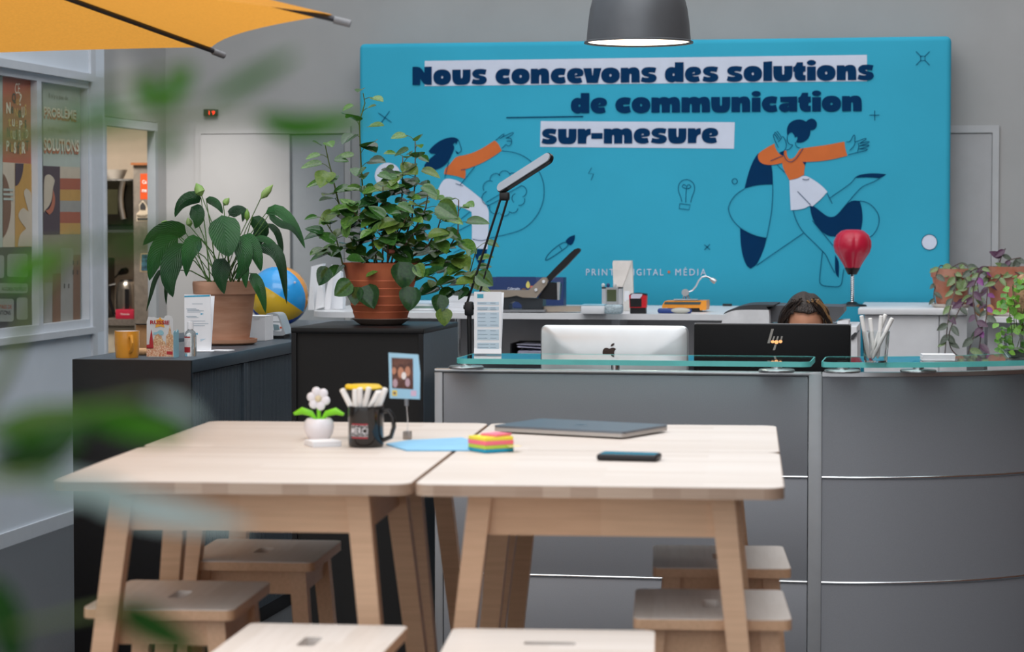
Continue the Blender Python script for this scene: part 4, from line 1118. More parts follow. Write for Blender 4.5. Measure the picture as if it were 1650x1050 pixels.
body = sz([(270,660),(270,470),(300,460),(360,462),(385,490),(430,620),(440,650),(425,665)])
gq = fill(body, fs_, 0, True); n_ = len(gq.v)
def thick(g, dv):
    n_ = len(g.v); e = {}
    for f in g.f:
        for i in range(len(f)):
            k = (f[i], f[(i + 1) % len(f)]); e[k] = e.get(k, 0) + 1
    side = [[k[1], k[0], k[0] + n_, k[1] + n_] for k in e if (k[1], k[0]) not in e]
    return G().add(g.v + [v + dv for v in g.v], g.f + [[i + n_ for i in f[::-1]] for f in g.f] + side)
obj('body', thick(gq, V((0, .11, 0))), mat('scale_silver', '#b9bcc0', .4, metal=.3, var=.03), ps)
obj('display_bezel', fill(sz([(315,545),(390,548),(410,600),(405,625),(340,625),(320,600)]), fs_, 1), PAPER, ps)
obj('display', fill(sz([(330,562),(380,565),(388,610),(340,615)]), fs_, 2, False), mat('lcd_grey', '#7d949c', .3, var=.03), ps)
obj('button', fill(sz(circ(400, 592, 9)), fs_, 2, False), mat('button_orange', '#e0603c', .4, var=.02), ps)
obj('paper_slot', fill(sz([(285,490),(370,490),(388,535),(300,535)]), fs_, 1, False), PAPER, ps)
obj('foot', thick(fill(sz([(270,663),(428,663),(425,690),(275,690)]), fs_, 0, False), V((0, .1, 0))), BLACKP, ps)

# beach ball
dB = 11.0
bc = dep(449, 477, dB); rB = 49 * dB / F
bc.z = za_ + rB + .001
ball = thing('beach_ball', 'glossy beach ball with blue, yellow and orange segments', 'ball', (bc.x, bc.y, za_ + .001))
def gore(c, r, a0, a1, M, n=8, m=14):
    g = G(); vs_ = []
    for i in range(m + 1):
        th = pi * i / m
        for j in range(n + 1):
            a_ = a0 + (a1 - a0) * j / n
            vs_.append(c + M @ V((r * sin(th) * cos(a_), r * sin(th) * sin(a_), r * cos(th))))
    return g.add(vs_, [[i * (n + 1) + j, (i + 1) * (n + 1) + j, (i + 1) * (n + 1) + j + 1, i * (n + 1) + j + 1] for i in range(m) for j in range(n)])
cols = [('#2f9fe6', 'blue'), ('#e0b62a', 'yellow'), ('#1f48b8', 'dark_blue'), ('#e2502c', 'red'), ('#e8e8ea', 'white'), ('#eda03a', 'orange')]
axis = (RIGHT * .80 - V((0, 0, 1)) * .50 - FH * .22).normalized()
front = (-FH) ; front = (front - axis * front.dot(axis)).normalized(); sidev = axis.cross(front)
MB_ = Matrix((front, sidev, axis)).transposed()
for k, (h, nm) in enumerate(cols):
    a0 = radians(-66) + k * pi / 3
    obj('ball_panel', gore(bc, rB, a0, a0 + pi / 3, MB_), mat('ball_' + nm, h, .18, var=.03, coat=.5), ball)
obj('valve', G().ell(dep(475, 455, dB - rB * .83), (.006, .004, .006)), mat('valve_white', '#c9c9e0', .3, var=0), ball)

# ================================================================== THINGS ON THE WORKBENCH
ZWt = ZW + .001
def wy(Y): return lambda px, py, k=0: onY(px, py, Y) + V((0, -.0012 * k, 0))
def slab(pts, Y, th, smooth=False): return thick(fill(pts, wy(Y), 0, smooth), V((0, th, 0)))
# white display stands
zd = z(380, 420, 5.5)
wyv = onZ(515, 503, ZW).y
for i, (front_, back_, lab) in enumerate((([(640,445),(655,235),(680,240),(695,445)], [(640,445),(668,60),(770,35),(765,230),(775,425),(700,445)], 'white cardboard leaflet stand next to the beach ball, left one of two'),
                                  ([(780,415),(800,250),(850,15),(875,40),(835,415)], [(830,415),(870,60),(925,85),(950,330),(945,410)], 'white cardboard leaflet stand behind the peperomia pot, right one of two'))):
    zb_ = onY(500, 420 + max(y for x, y in front_) / 5.5, 11.95 + .02 * i).z
    Yd = 11.9 + i * .05
    dz = ZWt - onY(500, 420 + 445 / 5.5, Yd).z if i == 0 else ZWt - onY(500, 420 + 415 / 5.5, Yd).z
    r = thing('leaflet_stand', lab, 'stand', (onY(380 + front_[0][0] / 5.5, 500, Yd).x, Yd, ZWt), 0, 'white leaflet stands on the workbench')
    up = Matrix.Translation((0, 0, dz))
    obj('side_wing', slab(zd(front_), Yd - .02, .004).tf(up), WHITE, r)
    obj('back_card', slab(zd(back_), Yd + .04, .06).tf(up), PAPER, r)
    if i == 0: obj('front_pocket', slab(zd([(700,445),(725,260),(735,228),(760,245),(775,300),(778,420)]), Yd - .0, .03).tf(up), WHITE, r)
def on_bench(Y, ybot, px=800): return Matrix.Translation((0, 0, ZWt - onY(px, ybot, Y).z))
# paper stack
M_ = on_bench(11.85, 506, 742)
a, b = onY(718, 506, 11.85), onY(765, 479, 11.85)
ppk = thing('paper_stack', 'tall stack of white printed booklets on the bench left of price leaflet', 'paper', ((a.x + b.x) / 2, 11.95, ZWt))
n = 12
for i in range(n):
    h_ = (b.z - a.z) / n
    obj('booklet', G().box(((a.x + b.x) / 2 + random.uniform(-.003, .003), 11.95 + random.uniform(-.003, .003), ZWt + h_ * (i + .5)), (b.x - a.x, .2, h_ * .86), .001), PAPER if i < n - 1 else mat('booklet_grey', '#8f9396', .6), ppk)
# flat magazines and a clear blue-rimmed pouch
a, b = onZ(640, 504, ZW), onZ(688, 504, ZW)
mgz = thing('magazine_pile', 'flat pile of magazines on the bench right of the ribbed pot', 'magazines', ((a.x + b.x) / 2, 12.0, ZWt))
for i, m in enumerate((PAPER, mat('mag_green', '#6f8a7d', .5), mat('mag_pale', '#cfd5d6', .5), PB)):
    obj('magazine', G().box(((a.x + b.x) / 2 + .01 * (i % 2), 12.02, ZWt + .006 + i * .011), (.2, .24, .01), .001, rot=Euler((0, 0, .1 * (i % 3 - 1)))), m, mgz)
a = onZ(702, 503, ZW)
o = obj('plastic_pouch', G().ell((a.x, 11.86, ZWt + .034), (.042, .03, .033), 20, 12), mat('pouch_blue', '#9cc4e0', .15, trans=.6, ior=1.2, var=.1)); tag(o, 'clear plastic pouch with blue rim beside the booklet stack', 'pouch')
# navy box with lettering
Yn = 12.3
a, b = onY(786, 489, Yn), onY(908, 446, Yn)
nb = thing('navy_box', 'wide navy blue box with white script lettering and painted pear', 'box', ((a.x + b.x) / 2, Yn + .05, ZWt))
NB = mat('box_navy', '#1c3566', .5, var=.05)
obj('body', bx(a.x, b.x, Yn, Yn + .1, ZWt, b.z - .003, None, .002), NB, nb)
obj('raised_cover', bx(onY(800, 446, Yn).x, onY(863, 446, Yn).x, Yn - .004, Yn - .001, ZWt + .005, b.z), NB, nb)
fnb = wy(Yn - .0045)
obj('lettering', text('Calligraphy', (818, 462.5, 838, 469), fnb, 1, .01), OFFW, nb)
obj('pear_print', fill([(851,452),(854,457),(854,462),(851,464.5),(847.5,462),(847.5,457)], fnb, 1), mat('pear_yellow', '#d9cd6a', .5), nb)
obj('fruit_print', fill(circ(857, 463, 3), fnb, 1), mat('fruit_red', '#cf6a5a', .5), nb)
obj('twig_print', fill([(839,466),(844,463.5),(849,466),(844,467)], fnb, 1), mat('twig_brown', '#7a5a3f', .5), nb)
# heavy duty hole punch
Yh = 11.78
zp = z(680, 400, 5.25)
hpn = thing('hole_punch', 'heavy duty beige and black hole punch with long raised lever', 'hole punch', (onY(850, 500, Yh).x, Yh, ZWt))
BEIGE = mat('punch_beige', '#a99c8e', .4, metal=.3, var=.04)
dzh = ZWt - onY(800, 400 + 552 / 5.25, Yh).z
U = Matrix.Translation((0, 0, dzh))
obj('base_plate', slab(zp([(560,552),(560,533),(1040,533),(1040,552)]), Yh - .07, .17).tf(U), MIDG, hpn)
obj('beige_foot', slab(zp([(1025,552),(1025,503),(1338,503),(1338,550)]), Yh - .02, .09).tf(U), BEIGE, hpn)
obj('lower_body', slab(zp([(560,528),(560,440),(640,432),(740,425),(800,412),(850,430),(1022,440),(1022,528),(845,528),(842,495),(815,468),(770,462),(735,485),(735,528)]), Yh - .05, .1).tf(U), mat('punch_dark', '#363b40', .4, metal=.3), hpn)
obj('beige_arm', slab(zp([(560,366),(900,368),(1000,275),(1020,260),(1050,262),(1064,290),(1055,320),(965,432),(850,430),(800,413),(740,425),(640,434),(560,436)]), Yh - .062, .03).tf(U), BEIGE, hpn)
obj('punch_head', slab(zp([(978,432),(1060,315),(1075,300),(1140,305),(1165,320),(1150,450),(1040,445)]), Yh - .04, .08).tf(U), BLACKP, hpn)
obj('lever', slab(zp([(1045,265),(1075,300),(1220,165),(1335,40),(1338,20),(1320,12),(1290,20),(1240,65),(1120,185)]), Yh - .03, .035).tf(U), BLACKP, hpn)
obj('spring_bar', slab(zp([(1142,300),(1168,300),(1160,450),(1145,450)]), Yh - .05, .012).tf(U), ALU, hpn)
for x, y in ((1030, 294), (965, 364)):
    c_ = wy(Yh - .064)(*zp([(x, y)])[0]) + V((0, 0, dzh)); obj('bolt', G().cyl(c_ + V((0, .01, 0)), c_ + V((0, -.006, 0)), .008, n=12), CHROME, hpn)
# small orange tape, clear packet, pen pot, envelope, stamp, scale, cutter
zq_ = z(950, 400, 7.174)
a = onZ(892, 503, ZW)
o = obj('orange_clip', G().box((a.x, a.y + .015, ZWt + .011), (.06, .03, .022), .009, 3).ell((a.x - .012, a.y + .012, ZWt + .017), (.018, .015, .012)), mat('clip_orange', '#e89a2c', .35)); tag(o, 'small orange plastic clip near the front edge of the bench', 'clip')
a, b = onZ(936, 506, ZW), onZ(975, 506, ZW)
o = thing('card_pack', 'pale blue and white pack of cards beside the pen clock', 'pack', ((a.x + b.x) / 2, a.y + .06, ZWt))
obj('body', G().box(((a.x + b.x) / 2, a.y + .06, ZWt + .02), (b.x - a.x, .12, .04), .003), PAPER, o)
obj('blue_lid', G().box(((a.x + b.x) / 2, a.y + .06, ZWt + .043), (b.x - a.x - .004, .118, .005), .001), mat('pack_blue', '#9fd0e2', .3), o)
a = onZ(987, 507, ZW)
o = obj('bubble_bag', G().box((a.x, a.y + .05, ZWt + .024), (.085, .08, .046), .014, 3), mat('bag_clear', '#d4e4ea', .15, trans=.6, ior=1.2, var=.2, scale=90, bump=.6, bscale=120)); tag(o, 'crinkled clear plastic bag in front of the pen clock', 'bag')
Yk = 11.86
kc = thing('desk_clock', 'silver desk clock pen holder with green grey display', 'clock', (onY(985, 503, Yk).x, Yk + .02, ZWt))
Uk = Matrix.Translation((0, 0, ZWt - onY(985, 400 + 745 / 7.174, Yk).z))
obj('frame', slab(zq_([(178,745),(178,460),(328,460),(328,745)]), Yk, .03).tf(Uk), ALU, kc)
obj('display', slab(zq_([(200,622),(200,485),(308,485),(308,622)]), Yk - .003, .002).tf(Uk), mat('lcd_olive', '#4c5638', .3), kc)
for x in (142, 332):
    obj('pen_tube', slab(zq_([(x, 655 if x < 200 else 745), (x, 465), (x + 44, 465), (x + 44, 655 if x < 200 else 745)]), Yk - .004, .035).tf(Uk), MATS['scale_silver'], kc)
    obj('tube_rim', slab(zq_([(x - 2, 472), (x - 2, 458), (x + 46, 458), (x + 46, 472)]), Yk - .005, .037).tf(Uk), BLACKP, kc)
obj('tube_foot', slab(zq_([(332,748),(332,655),(376,655),(376,748)]), Yk - .006, .039).tf(Uk), BLACKP, kc)
for x, m in ((158, 'clip_silver'), (215, 'clip_blue'), (290, 'clip_white')):
    c_ = onY(*zq_([(x, 435)])[0], Yk + .015) + V((0, 0, (Uk.translation).z))
    obj('paper_clip', G().ell(c_, (.009, .005, .011)), mat(m, {'clip_silver': '#c8d4d8', 'clip_blue': '#25406e', 'clip_white': '#cfcfcf'}[m], .3), kc)
Ye = 12.05
ev = thing('envelope_bag', 'tall white paper bag with folded triangular flap standing upright', 'bag', (onY(1003, 500, Ye).x, Ye, ZWt))
Ue = Matrix.Translation((0, 0, ZWt - onY(1003, 400 + 730 / 7.174, Ye).z))
obj('body', slab(zq_([(272,730),(275,440),(265,180),(272,150),(490,150),(495,250),(505,560),(500,730)]), Ye, .03).tf(Ue), mat('bag_white', '#dcd9d4', .7), ev)
obj('flap', slab(zq_([(266,182),(272,150),(490,150),(380,455),(275,440)]), Ye - .005, .0035).tf(Ue), mat('bag_cream', '#ebe4dd', .7), ev)
obj('sticker', slab(zq_([(400,620),(400,500),(460,500),(460,600),(430,605),(418,625)]), Ye - .002, .001).tf(Ue), PAPER, ev)
Yt = 11.7
stp = thing('rubber_stamp', 'red and black self-inking stamp on front edge of the bench', 'stamp', (onY(1028, 507, Yt).x, Yt + .02, ZWt))
Us = Matrix.Translation((0, 0, ZWt - onY(1028, 400 + 772 / 7.174, Yt).z))
SRED = mat('stamp_red', '#d8232e', .3)
obj('red_shell', slab(zq_([(462,705),(455,560),(475,545),(640,545),(658,565),(652,705)]), Yt, .05, False).tf(Us), SRED, stp)
obj('black_front', slab(zq_([(470,695),(465,600),(600,600),(600,695)]), Yt - .003, .002).tf(Us), BLACKP, stp)
obj('label_window', slab(zq_([(475,598),(478,560),(495,543),(610,545),(600,575),(580,598)]), Yt - .004, .003).tf(Us), mat('label_lilac', '#e4dff0', .5), stp)
obj('black_top', slab(zq_([(460,565),(480,540),(560,532),(655,545),(658,562),(610,548),(500,546)]), Yt - .002, .052).tf(Us), BLACKP, stp)
obj('foot', slab(zq_([(468,772),(468,700),(645,700),(648,772)]), Yt + .002, .046).tf(Us), BLACKP, stp)
Yo = 11.95
osc = thing('orange_scale', 'flat orange weighing scale with steel pan on the workbench', 'scale', (onY(1103, 500, Yo).x, Yo + .08, ZWt))
Uo = Matrix.Translation((0, 0, ZWt - onY(1103, 400 + 760 / 7.174, Yo).z))
SOR = mat('scale_orange', '#e8962e', .35)
obj('body', slab(zq_([(835,715),(840,680),(870,635),(1290,632),(1350,632),(1352,700),(1345,740),(1275,740),(1270,715)]), Yo, .17).tf(Uo), SOR, osc)
obj('display_strip', slab(zq_([(858,672),(872,645),(1290,645),(1275,675)]), Yo - .003, .002).tf(Uo), mat('scale_screen', '#3c5052', .3), osc)
obj('side_foot', slab(zq_([(900,760),(900,716),(1275,716),(1275,765)]), Yo + .01, .14).tf(Uo), BLACKP, osc)
obj('steel_pan', slab(zq_([(965,625),(975,610),(1250,610),(1255,625)]), Yo + .01, .14).tf(Uo), CHROME, osc)
lmp = thing('usb_lamp', 'small silver gooseneck clip lamp standing on the orange scale', 'lamp', onY(*zq_([(1105, 610)])[0], Yo + .06) + V((0, 0, Uo.translation.z)))
U2 = Uo
nk = [onY(*q, Yo + .06) for q in zq_([(1150,525),(1190,510),(1230,460),(1260,395),(1300,355),(1345,348),(1385,365),(1405,378)])]
obj('gooseneck', G().tube(nk, .0045, 8).tf(U2), CHROME, lmp)
obj('head', G().tube([onY(*q, Yo + .06) for q in zq_([(1395,375),(1420,388),(1440,402),(1458,415)])], [.008, .012, .013, .012], 12).tf(U2), ALU, lmp)
c_ = onY(*zq_([(1108, 535)])[0], Yo + .06)
obj('clip_body', G().cyl(c_ + V((0, -.012, 0)), c_ + V((0, .012, 0)), .018, n=20).tf(U2), ALU, lmp)
for x in (1080, 1110, 1140, 1160):
    obj('clip_leg', G().tube([onY(*q, Yo + .06) for q in zq_([(1108 + (x - 1108) * .4, 545), (x, 612)])], .003, 6).tf(U2), CHROME, lmp)
a, b = onZ(1059, 505, ZW), onZ(1115, 505, ZW)
kn = thing('utility_cutter', 'blue and grey handled cutter lying in front of orange scale', 'cutter', ((a.x + b.x) / 2, a.y + .02, ZWt))
L_ = b.x - a.x
obj('blue_grip', G().box((a.x + L_ * .5, a.y + .02, ZWt + .012), (L_, .03, .024), .01, 3), mat('grip_blue', '#1f3f86', .4), kn)
obj('grey_grip', G().ell((a.x + L_ * .68, a.y + .012, ZWt + .014), (L_ * .3, .02, .014)), mat('grip_grey', '#b9b9b0', .4), kn)
a = onZ(1172, 493, ZW)
o = obj('black_puck', G().box((a.x, a.y, ZWt + .006), (.05, .03, .012), .004), BLACKP)
o.location = (0, 0, 0); tag(o, 'tiny flat black gadget near back of the workbench', 'gadget')
# papers in a tray on the lower shelf
Yt2 = 11.72; zs = .873
a, b = onY(822, 571, Yt2), onY(880, 553, Yt2)
tray = thing('paper_tray', 'black tray of crumpled white papers on the shelf behind counter', 'tray', ((a.x + b.x) / 2, Yt2 + .12, zs))
g = bx(a.x, b.x + .05, Yt2, Yt2 + .26, zs, zs + .006); bx(a.x, a.x + .006, Yt2, Yt2 + .26, zs + .006, b.z - .002, g); bx(a.x, b.x + .05, Yt2 + .255, Yt2 + .26, zs + .006, b.z, g)
obj('tray', g, BLACKP, tray, smooth=False)
for i in range(7):
    obj('sheet', G().box((a.x + .13, Yt2 + .12 + .005 * i, zs + .014 + i * .0085), (.2, .2, .0025), rot=Euler((random.uniform(-.05, .05), random.uniform(-.09, .09), random.uniform(-.08, .08)))), mat('sheet_lilac', '#d5d5ea', .7), tray)

# ================================================================== RED PUNCHING BALL ON SIDEBOARD
Yp2 = 12.35
c0 = onY(1373, 494, Yp2); c0.z = ZR + .001
s_ = Yp2 / F * .99
pb = thing('punching_ball', 'red leather desk punching ball on a chrome spring stand', 'punching ball', c0)
zz = lambda py: onY(1373, py, Yp2).z - c0.z + (c0.z - onY(1373, 494, Yp2).z)
pz_ = lambda py: (494 - py) * s_
RED = mat('punch_red', '#c4203e', .32, var=.05, coat=.2)
obj('base', G().lathe([(.001, 0), (.075, 0), (.07, .008), (.03, .014), (.022, .022), (.001, .024)], c0, 28), BLACKP, pb)
rod = [(.0085 if i % 2 else .0105, pz_(490) + (pz_(442) - pz_(490)) * i / 30) for i in range(31)]
obj('spring', G().lathe([(.001, rod[0][1])] + rod + [(.001, rod[-1][1])], c0, 14), CHROME, pb)
obj('collar', G().lathe([(.001, pz_(443)), (7 * s_, pz_(443)), (12.5 * s_, pz_(433)), (12.5 * s_, pz_(431)), (.001, pz_(431))], c0, 24), BLACKP, pb)
pf_ = [(.5, 432), (12.5, 432), (15.5, 426), (21.5, 416.5), (28, 407), (30.5, 398), (30, 389), (26, 379.5), (18, 372.5), (10, 370.5), (.5, 370.5)]
n6 = 6
for k in range(n6):
    g = G(); vs_ = []; m = 8
    for r_, py in pf_:
        for j in range(m + 1):
            u = j / m; a_ = radians(-60 - 30) + (k + u) * 2 * pi / n6 + PSI
            rr = r_ * s_ * (1 - .06 * (2 * abs(u - .5)) ** 6)
            vs_.append(c0 + V((rr * cos(a_), rr * sin(a_), pz_(py))))
    obj('leather_panel', g.add(vs_, [[i * (m + 1) + j, i * (m + 1) + j + 1, (i + 1) * (m + 1) + j + 1, (i + 1) * (m + 1) + j] for i in range(len(pf_) - 1) for j in range(m)]), RED, pb, ang=60)

# ================================================================== PRINTER BEHIND THE PERSON
Yq = 10.6
a, b = onY(1163, 492, Yq), onY(1388, 492, Yq)
zpt = a.z
pr_ = thing('printer', 'white and black office printer behind the seated person', 'printer', ((a.x + b.x) / 2, Yq + .3, 0))
zpp = z(1130, 450, 6.111)
PWH = mat('printer_white', '#e6e7ea', .4)
obj('pedestal', bx(a.x + .02, b.x - .02, Yq + .05, Yq + .55, 0, .72), MIDG, pr_)
obj('body', bx(a.x + .02, b.x - .02, Yq + .05, Yq + .55, .72, zpt - .09, None, .006), PWH, pr_)
obj('white_cover', slab(zpp([(195,450),(210,390),(225,340),(300,310),(390,298),(660,300),(668,320),(668,450)]), Yq, .3, True), PWH, pr_)
obj('dark_lid', slab(zpp([(215,345),(240,315),(330,280),(430,255),(520,250),(720,250),(715,262),(640,270),(660,300),(390,297),(300,308)]), Yq + .005, .4, True), DARKG, pr_)
obj('scanner_bed', slab(zpp([(680,355),(680,285),(720,255),(1400,270),(1400,330),(1320,420),(680,420)]), Yq + .1, .35), mat('printer_grey', '#55565a', .4), pr_)
obj('paper_guide', slab(zpp([(1340,440),(1340,410),(1400,405),(1450,405),(1450,440)]), Yq + .08, .2), PWH, pr_)
obj('output_tray', slab(zpp([(1470,800),(1470,590),(1500,540),(1535,530),(1535,780)]), Yq + .0, .3), PWH, pr_)
obj('tray_lip', slab(zpp([(1470,590),(1470,560),(1510,525),(1538,530),(1500,585)]), Yq - .01, .31), DARKG, pr_)

# ================================================================== THINGS ON THE TABLES
tzz = TZ + .0006
def tpt(px, py): return onZ(px, py, TZ)
# laptop
A, B, C, D = tpt(795, 701), tpt(1007, 712), tpt(1075, 692), tpt(870, 682)
cen = (A + B + C + D) / 4; ux = ((B - A) + (C - D)).normalized(); rzl = math.atan2(ux.y, ux.x)
wl_ = ((B - A).length + (C - D).length) / 2; dl_ = .245
lt = thing('laptop', 'closed silver grey laptop lying on the back right table', 'laptop', V((cen.x, cen.y, tzz)), rzl)
LAPG = mat('laptop_grey', '#b3aeaa', .4, metal=.4, var=.02); LAPD = mat('laptop_lid', '#6e7680', .3, metal=.5, var=.02)
obj('base', G().prism(rrect(0, 0, wl_, dl_, .014, 5), .004, .0122).prism(rrect(0, 0, wl_ - .004, dl_ - .004, .013, 5), .0122, .0135), LAPG, lt, False)
obj('lid', G().prism(rrect(0, 0, wl_, dl_, .014, 5), .0138, .0185), LAPD, lt, False)
obj('emblem', G().ell((0, 0, .0186), (.016, .014, .0006)), mat('emblem_mirror', '#4a5664', .2, metal=.6), lt, False)
for sx in (-1, 1):
    for sy in (-1, 1): obj('foot', G().cyl((sx * (wl_ / 2 - .03), sy * (dl_ / 2 - .03), 0), (sx * (wl_ / 2 - .03), sy * (dl_ / 2 - .03), .004), .008, n=12), BLACKP, lt, False)
# phone
A, B = tpt(960, 748), tpt(1050, 751)
cen = (tpt(958, 741) + tpt(1070, 741)) / 2
ph = thing('smartphone', 'black smartphone lying face up on the front right table', 'phone', V((cen.x, cen.y, tzz)), radians(-4))
obj('body', G().box((0, 0, .0075), (.135, .068, .014), .005, 3), BLACKP, ph, False)
obj('screen', G().prism(rrect(0, 0, .124, .060, .007), .0142, .015), mat('screen_glass', '#50555c', .12, var=.02, coat=1), ph, False)
obj('camera_bump', G().box((-.058, .0, .003), (.012, .05, .006), .002), DARKG, ph, False)
# sticky notes
cen = tpt(791, 727)
sn = thing('sticky_notes', 'block of sticky notes in blue, green, pink and yellow layers', 'notes', V((cen.x, cen.y, tzz)), radians(42))
zc = 0
for i, (h, t_, s2_) in enumerate((('#2496b8', .0085, .076), ('#b6d24a', .0085, .076), ('#f4758a', .010, .076), ('#f0e04a', .0085, .075), ('#f58098', .006, .05))):
    dx = .012 if i == 4 else 0
    obj('note_pad', G().box((dx, -dx * .3, zc + t_ / 2), (s2_, s2_, t_ - .0004), .0005, rot=Euler((0, 0, .0 if i < 4 else .25))), mat('note_%d' % i, h, .8, var=.03), sn, False); zc += t_
obj('note_flag', G().box((.035, -.045, .0135), (.03, .018, .0008)), mat('note_flag', '#ead9a0', .8), sn, False)
# blue folded cloth sheet
q = [tpt(622, 717), tpt(660, 711), tpt(745, 707), tpt(760, 712), tpt(757, 727), tpt(655, 727)]
q = [V((p.x, p.y, TZ)) for p in q]
pts2 = [(p.x, p.y) for p in q]
bs = obj('blue_leaflet', G().prism(pts2, TZ + .0008, TZ + .004), mat('leaflet_sky', '#8ac4e8', .6, var=.05)); tag(bs, 'flat sky blue leaflet lying under the photo holder', 'leaflet')
# white note pad
cen = tpt(520, 718)
npd = thing('note_pad', 'small white square note pad in front of the flower toy', 'note pad', V((cen.x, cen.y, tzz)), radians(32))
for i in range(4): obj('leaf_layer', G().box((0, 0, .0015 + i * .0032), (.07, .07, .003), .0004), PAPER, npd, False)
# flower toy
cen = tpt(509, 709); cen.y += .03
s5 = 6.0 / F * .0 + cen.y / F
ft = thing('flower_toy', 'toy white daisy with lime leaves in a round white pot', 'toy', V((cen.x, cen.y, tzz)))
TOYW = mat('toy_white', '#eceaf0', .3, var=.02, coat=.3); LIME = mat('toy_lime', '#7fd61f', .35, var=.05)
obj('pot', G().lathe([(.001, 0), (.025, 0), (.033, .012), (.037, .028), (.034, .044), (.029, .05), (.027, .05), (.027, .044), (.001, .044)], (0, 0, 0), 32), TOYW, ft, False)
obj('stem', G().tube([(0, 0, .044), (0, 0, .09)], .005, 10), LIME, ft, False)
for s_ in (-1, 1):
    obj('leaf', G().tube([(s_ * .006, 0, .046), (s_ * .02, 0, .062), (s_ * .042, 0, .068), (s_ * .062, 0, .06)], [.003, .0075, .009, .004], 10).tf(Matrix.Diagonal((1, .9, 1, 1))), LIME, ft, False)
for k in range(6):
    a_ = pi / 2 + .3 + k * pi / 3
    obj('petal', G().ell((.018 * cos(a_), -.004, .098 + .018 * sin(a_)), (.0115, .005, .0115), 16, 10), TOYW, ft, False)
obj('flower_heart', G().ell((0, -.006, .098), (.008, .005, .008)), mat('toy_cream', '#e3d6b4', .4), ft, False)
# black mug of pens
cen = tpt(583, 722); cen.y += .042
mk = thing('pen_mug', 'black mug with white and red thank-you print holding white pens', 'mug', V((cen.x, cen.y, tzz)))
BLG = mat('mug_black', '#141212', .12, var=.05, coat=.3)
rm = .0415
obj('body', G().lathe([(.001, 0), (rm * .95, 0), (rm, .005), (rm, .096), (rm - .0035, .096), (rm - .0035, .01), (.001, .01)], (0, 0, 0), 40), BLG, mk, False)
obj('handle', G().tube([(rm - .003, -.004, .082), (rm + .014, -.008, .086), (rm + .026, -.01, .07), (rm + .028, -.01, .048), (rm + .02, -.008, .024), (rm - .004, -.004, .014)], .0055, 12), BLG, mk, False)
def cylmap(r, a_mid, width, zb, h):
    return lambda u, v, k=0: V(((r + .0004 * (k + 1)) * cos(a_mid + (u - .5) * width / r), (r + .0004 * (k + 1)) * sin(a_mid + (u - .5) * width / r), zb + v * h))
am = -pi / 2 + PSI - .35
def strip(fn_, u0, v0, u1, v1, k=0, n=10):
    g = G(); vs_ = []
    for i in range(n + 1):
        u = u0 + (u1 - u0) * i / n
        vs_ += [fn_(u, v0, k), fn_(u, v1, k)]
    return g.add(vs_, [[2 * i, 2 * i + 2, 2 * i + 3, 2 * i + 1] for i in range(n)])
cm = cylmap(rm, am, .042, .022, .034)
RB_ = mat('mug_red', '#b0303e', .4)
obj('red_bar', strip(cm, 0, .92, 1, 1), RB_, mk, False); obj('red_bar', strip(cm, 0, 0, 1, .08), RB_, mk, False)
MW = mat('mug_white', '#e8e6ea', .4)
for s, v0, v1 in (('MERCI', .3, .75), ('POUR TOUT', .78, .9), ('MERCI ENCORE', .11, .26)):
    uv, fs = text_geom(s, .012 if s == 'MERCI' else .0, 1.15)
    obj('lettering', G().add([cm(u, v0 + (v1 - v0) * v, 1) for u, v in uv], fs), MW, mk, False)
zt = z(470, 600, 7.5)
for i, (bx_, by_, tx_, ty_, lab) in enumerate(((720,420,605,195,'leftmost'), (765,420,765,200,'second from left'), (830,420,825,180,'third from left'), (880,420,935,175,'middle'), (950,420,1050,225,'third from right'), (1020,420,1075,215,'second from right'), (1050,420,1135,185,'rightmost'))):
    dy = (-.012, .004, -.018, .006, -.015, .012, -.004)[i]
    q = onY(*zt([(tx_, ty_)])[0], cen.y + dy * 1.5)
    b_ = onY(*zt([(bx_, by_)])[0], cen.y + dy); ax = (q - b_).normalized()
    p = b_ - ax * .055
    rr = math.hypot(p.x - cen.x, p.y - cen.y)
    if rr > .03: p.x = cen.x + (p.x - cen.x) * .03 / rr; p.y = cen.y + (p.y - cen.y) * .03 / rr
    pen('pen', p, q, .0058, 'white pen in the black mug on the table, %s of seven' % lab, group='white pens in the black mug')
# yellow-lidded travel cup behind the mug
cen2 = tpt(580, 709); cen2.y += .05
tc = thing('travel_cup', 'dark travel cup with yellow lid standing behind the pen mug', 'cup', V((cen2.x, cen2.y, tzz)))
hc = onY(580, 628, cen2.y).z - TZ
obj('body', G().lathe([(.001, 0), (.034, 0), (.036, .01), (.041, hc - .004), (.0445, hc - .004), (.0445, hc + .002), (.001, hc + .002)], (0, 0, 0), 36), mat('cup_dark', '#26282c', .35), tc, False)
obj('lid', G().lathe([(.001, hc + .002), (.043, hc + .002), (.044, hc + .006), (.036, hc + .013), (.001, hc + .015)], (0, 0, 0), 36), mat('lid_yellow', '#ecc62a', .4), tc, False)
obj('lid_tab', G().box((-.037, -.01, hc + .008), (.016, .02, .012), .004).box((-.05, -.01, hc + .0), (.014, .014, .006), .002), mat('lid_yellow', '#ecc62a'), tc, False)
cmp_ = cylmap(.0385, -pi / 2 + PSI - 1.0, .03, .06, .034)
obj('tea_label', strip(cmp_, 0, 0, 1, 1, 2), mat('label_mint', '#c9ddd2', .5, var=.1, scale=120), tc, False)
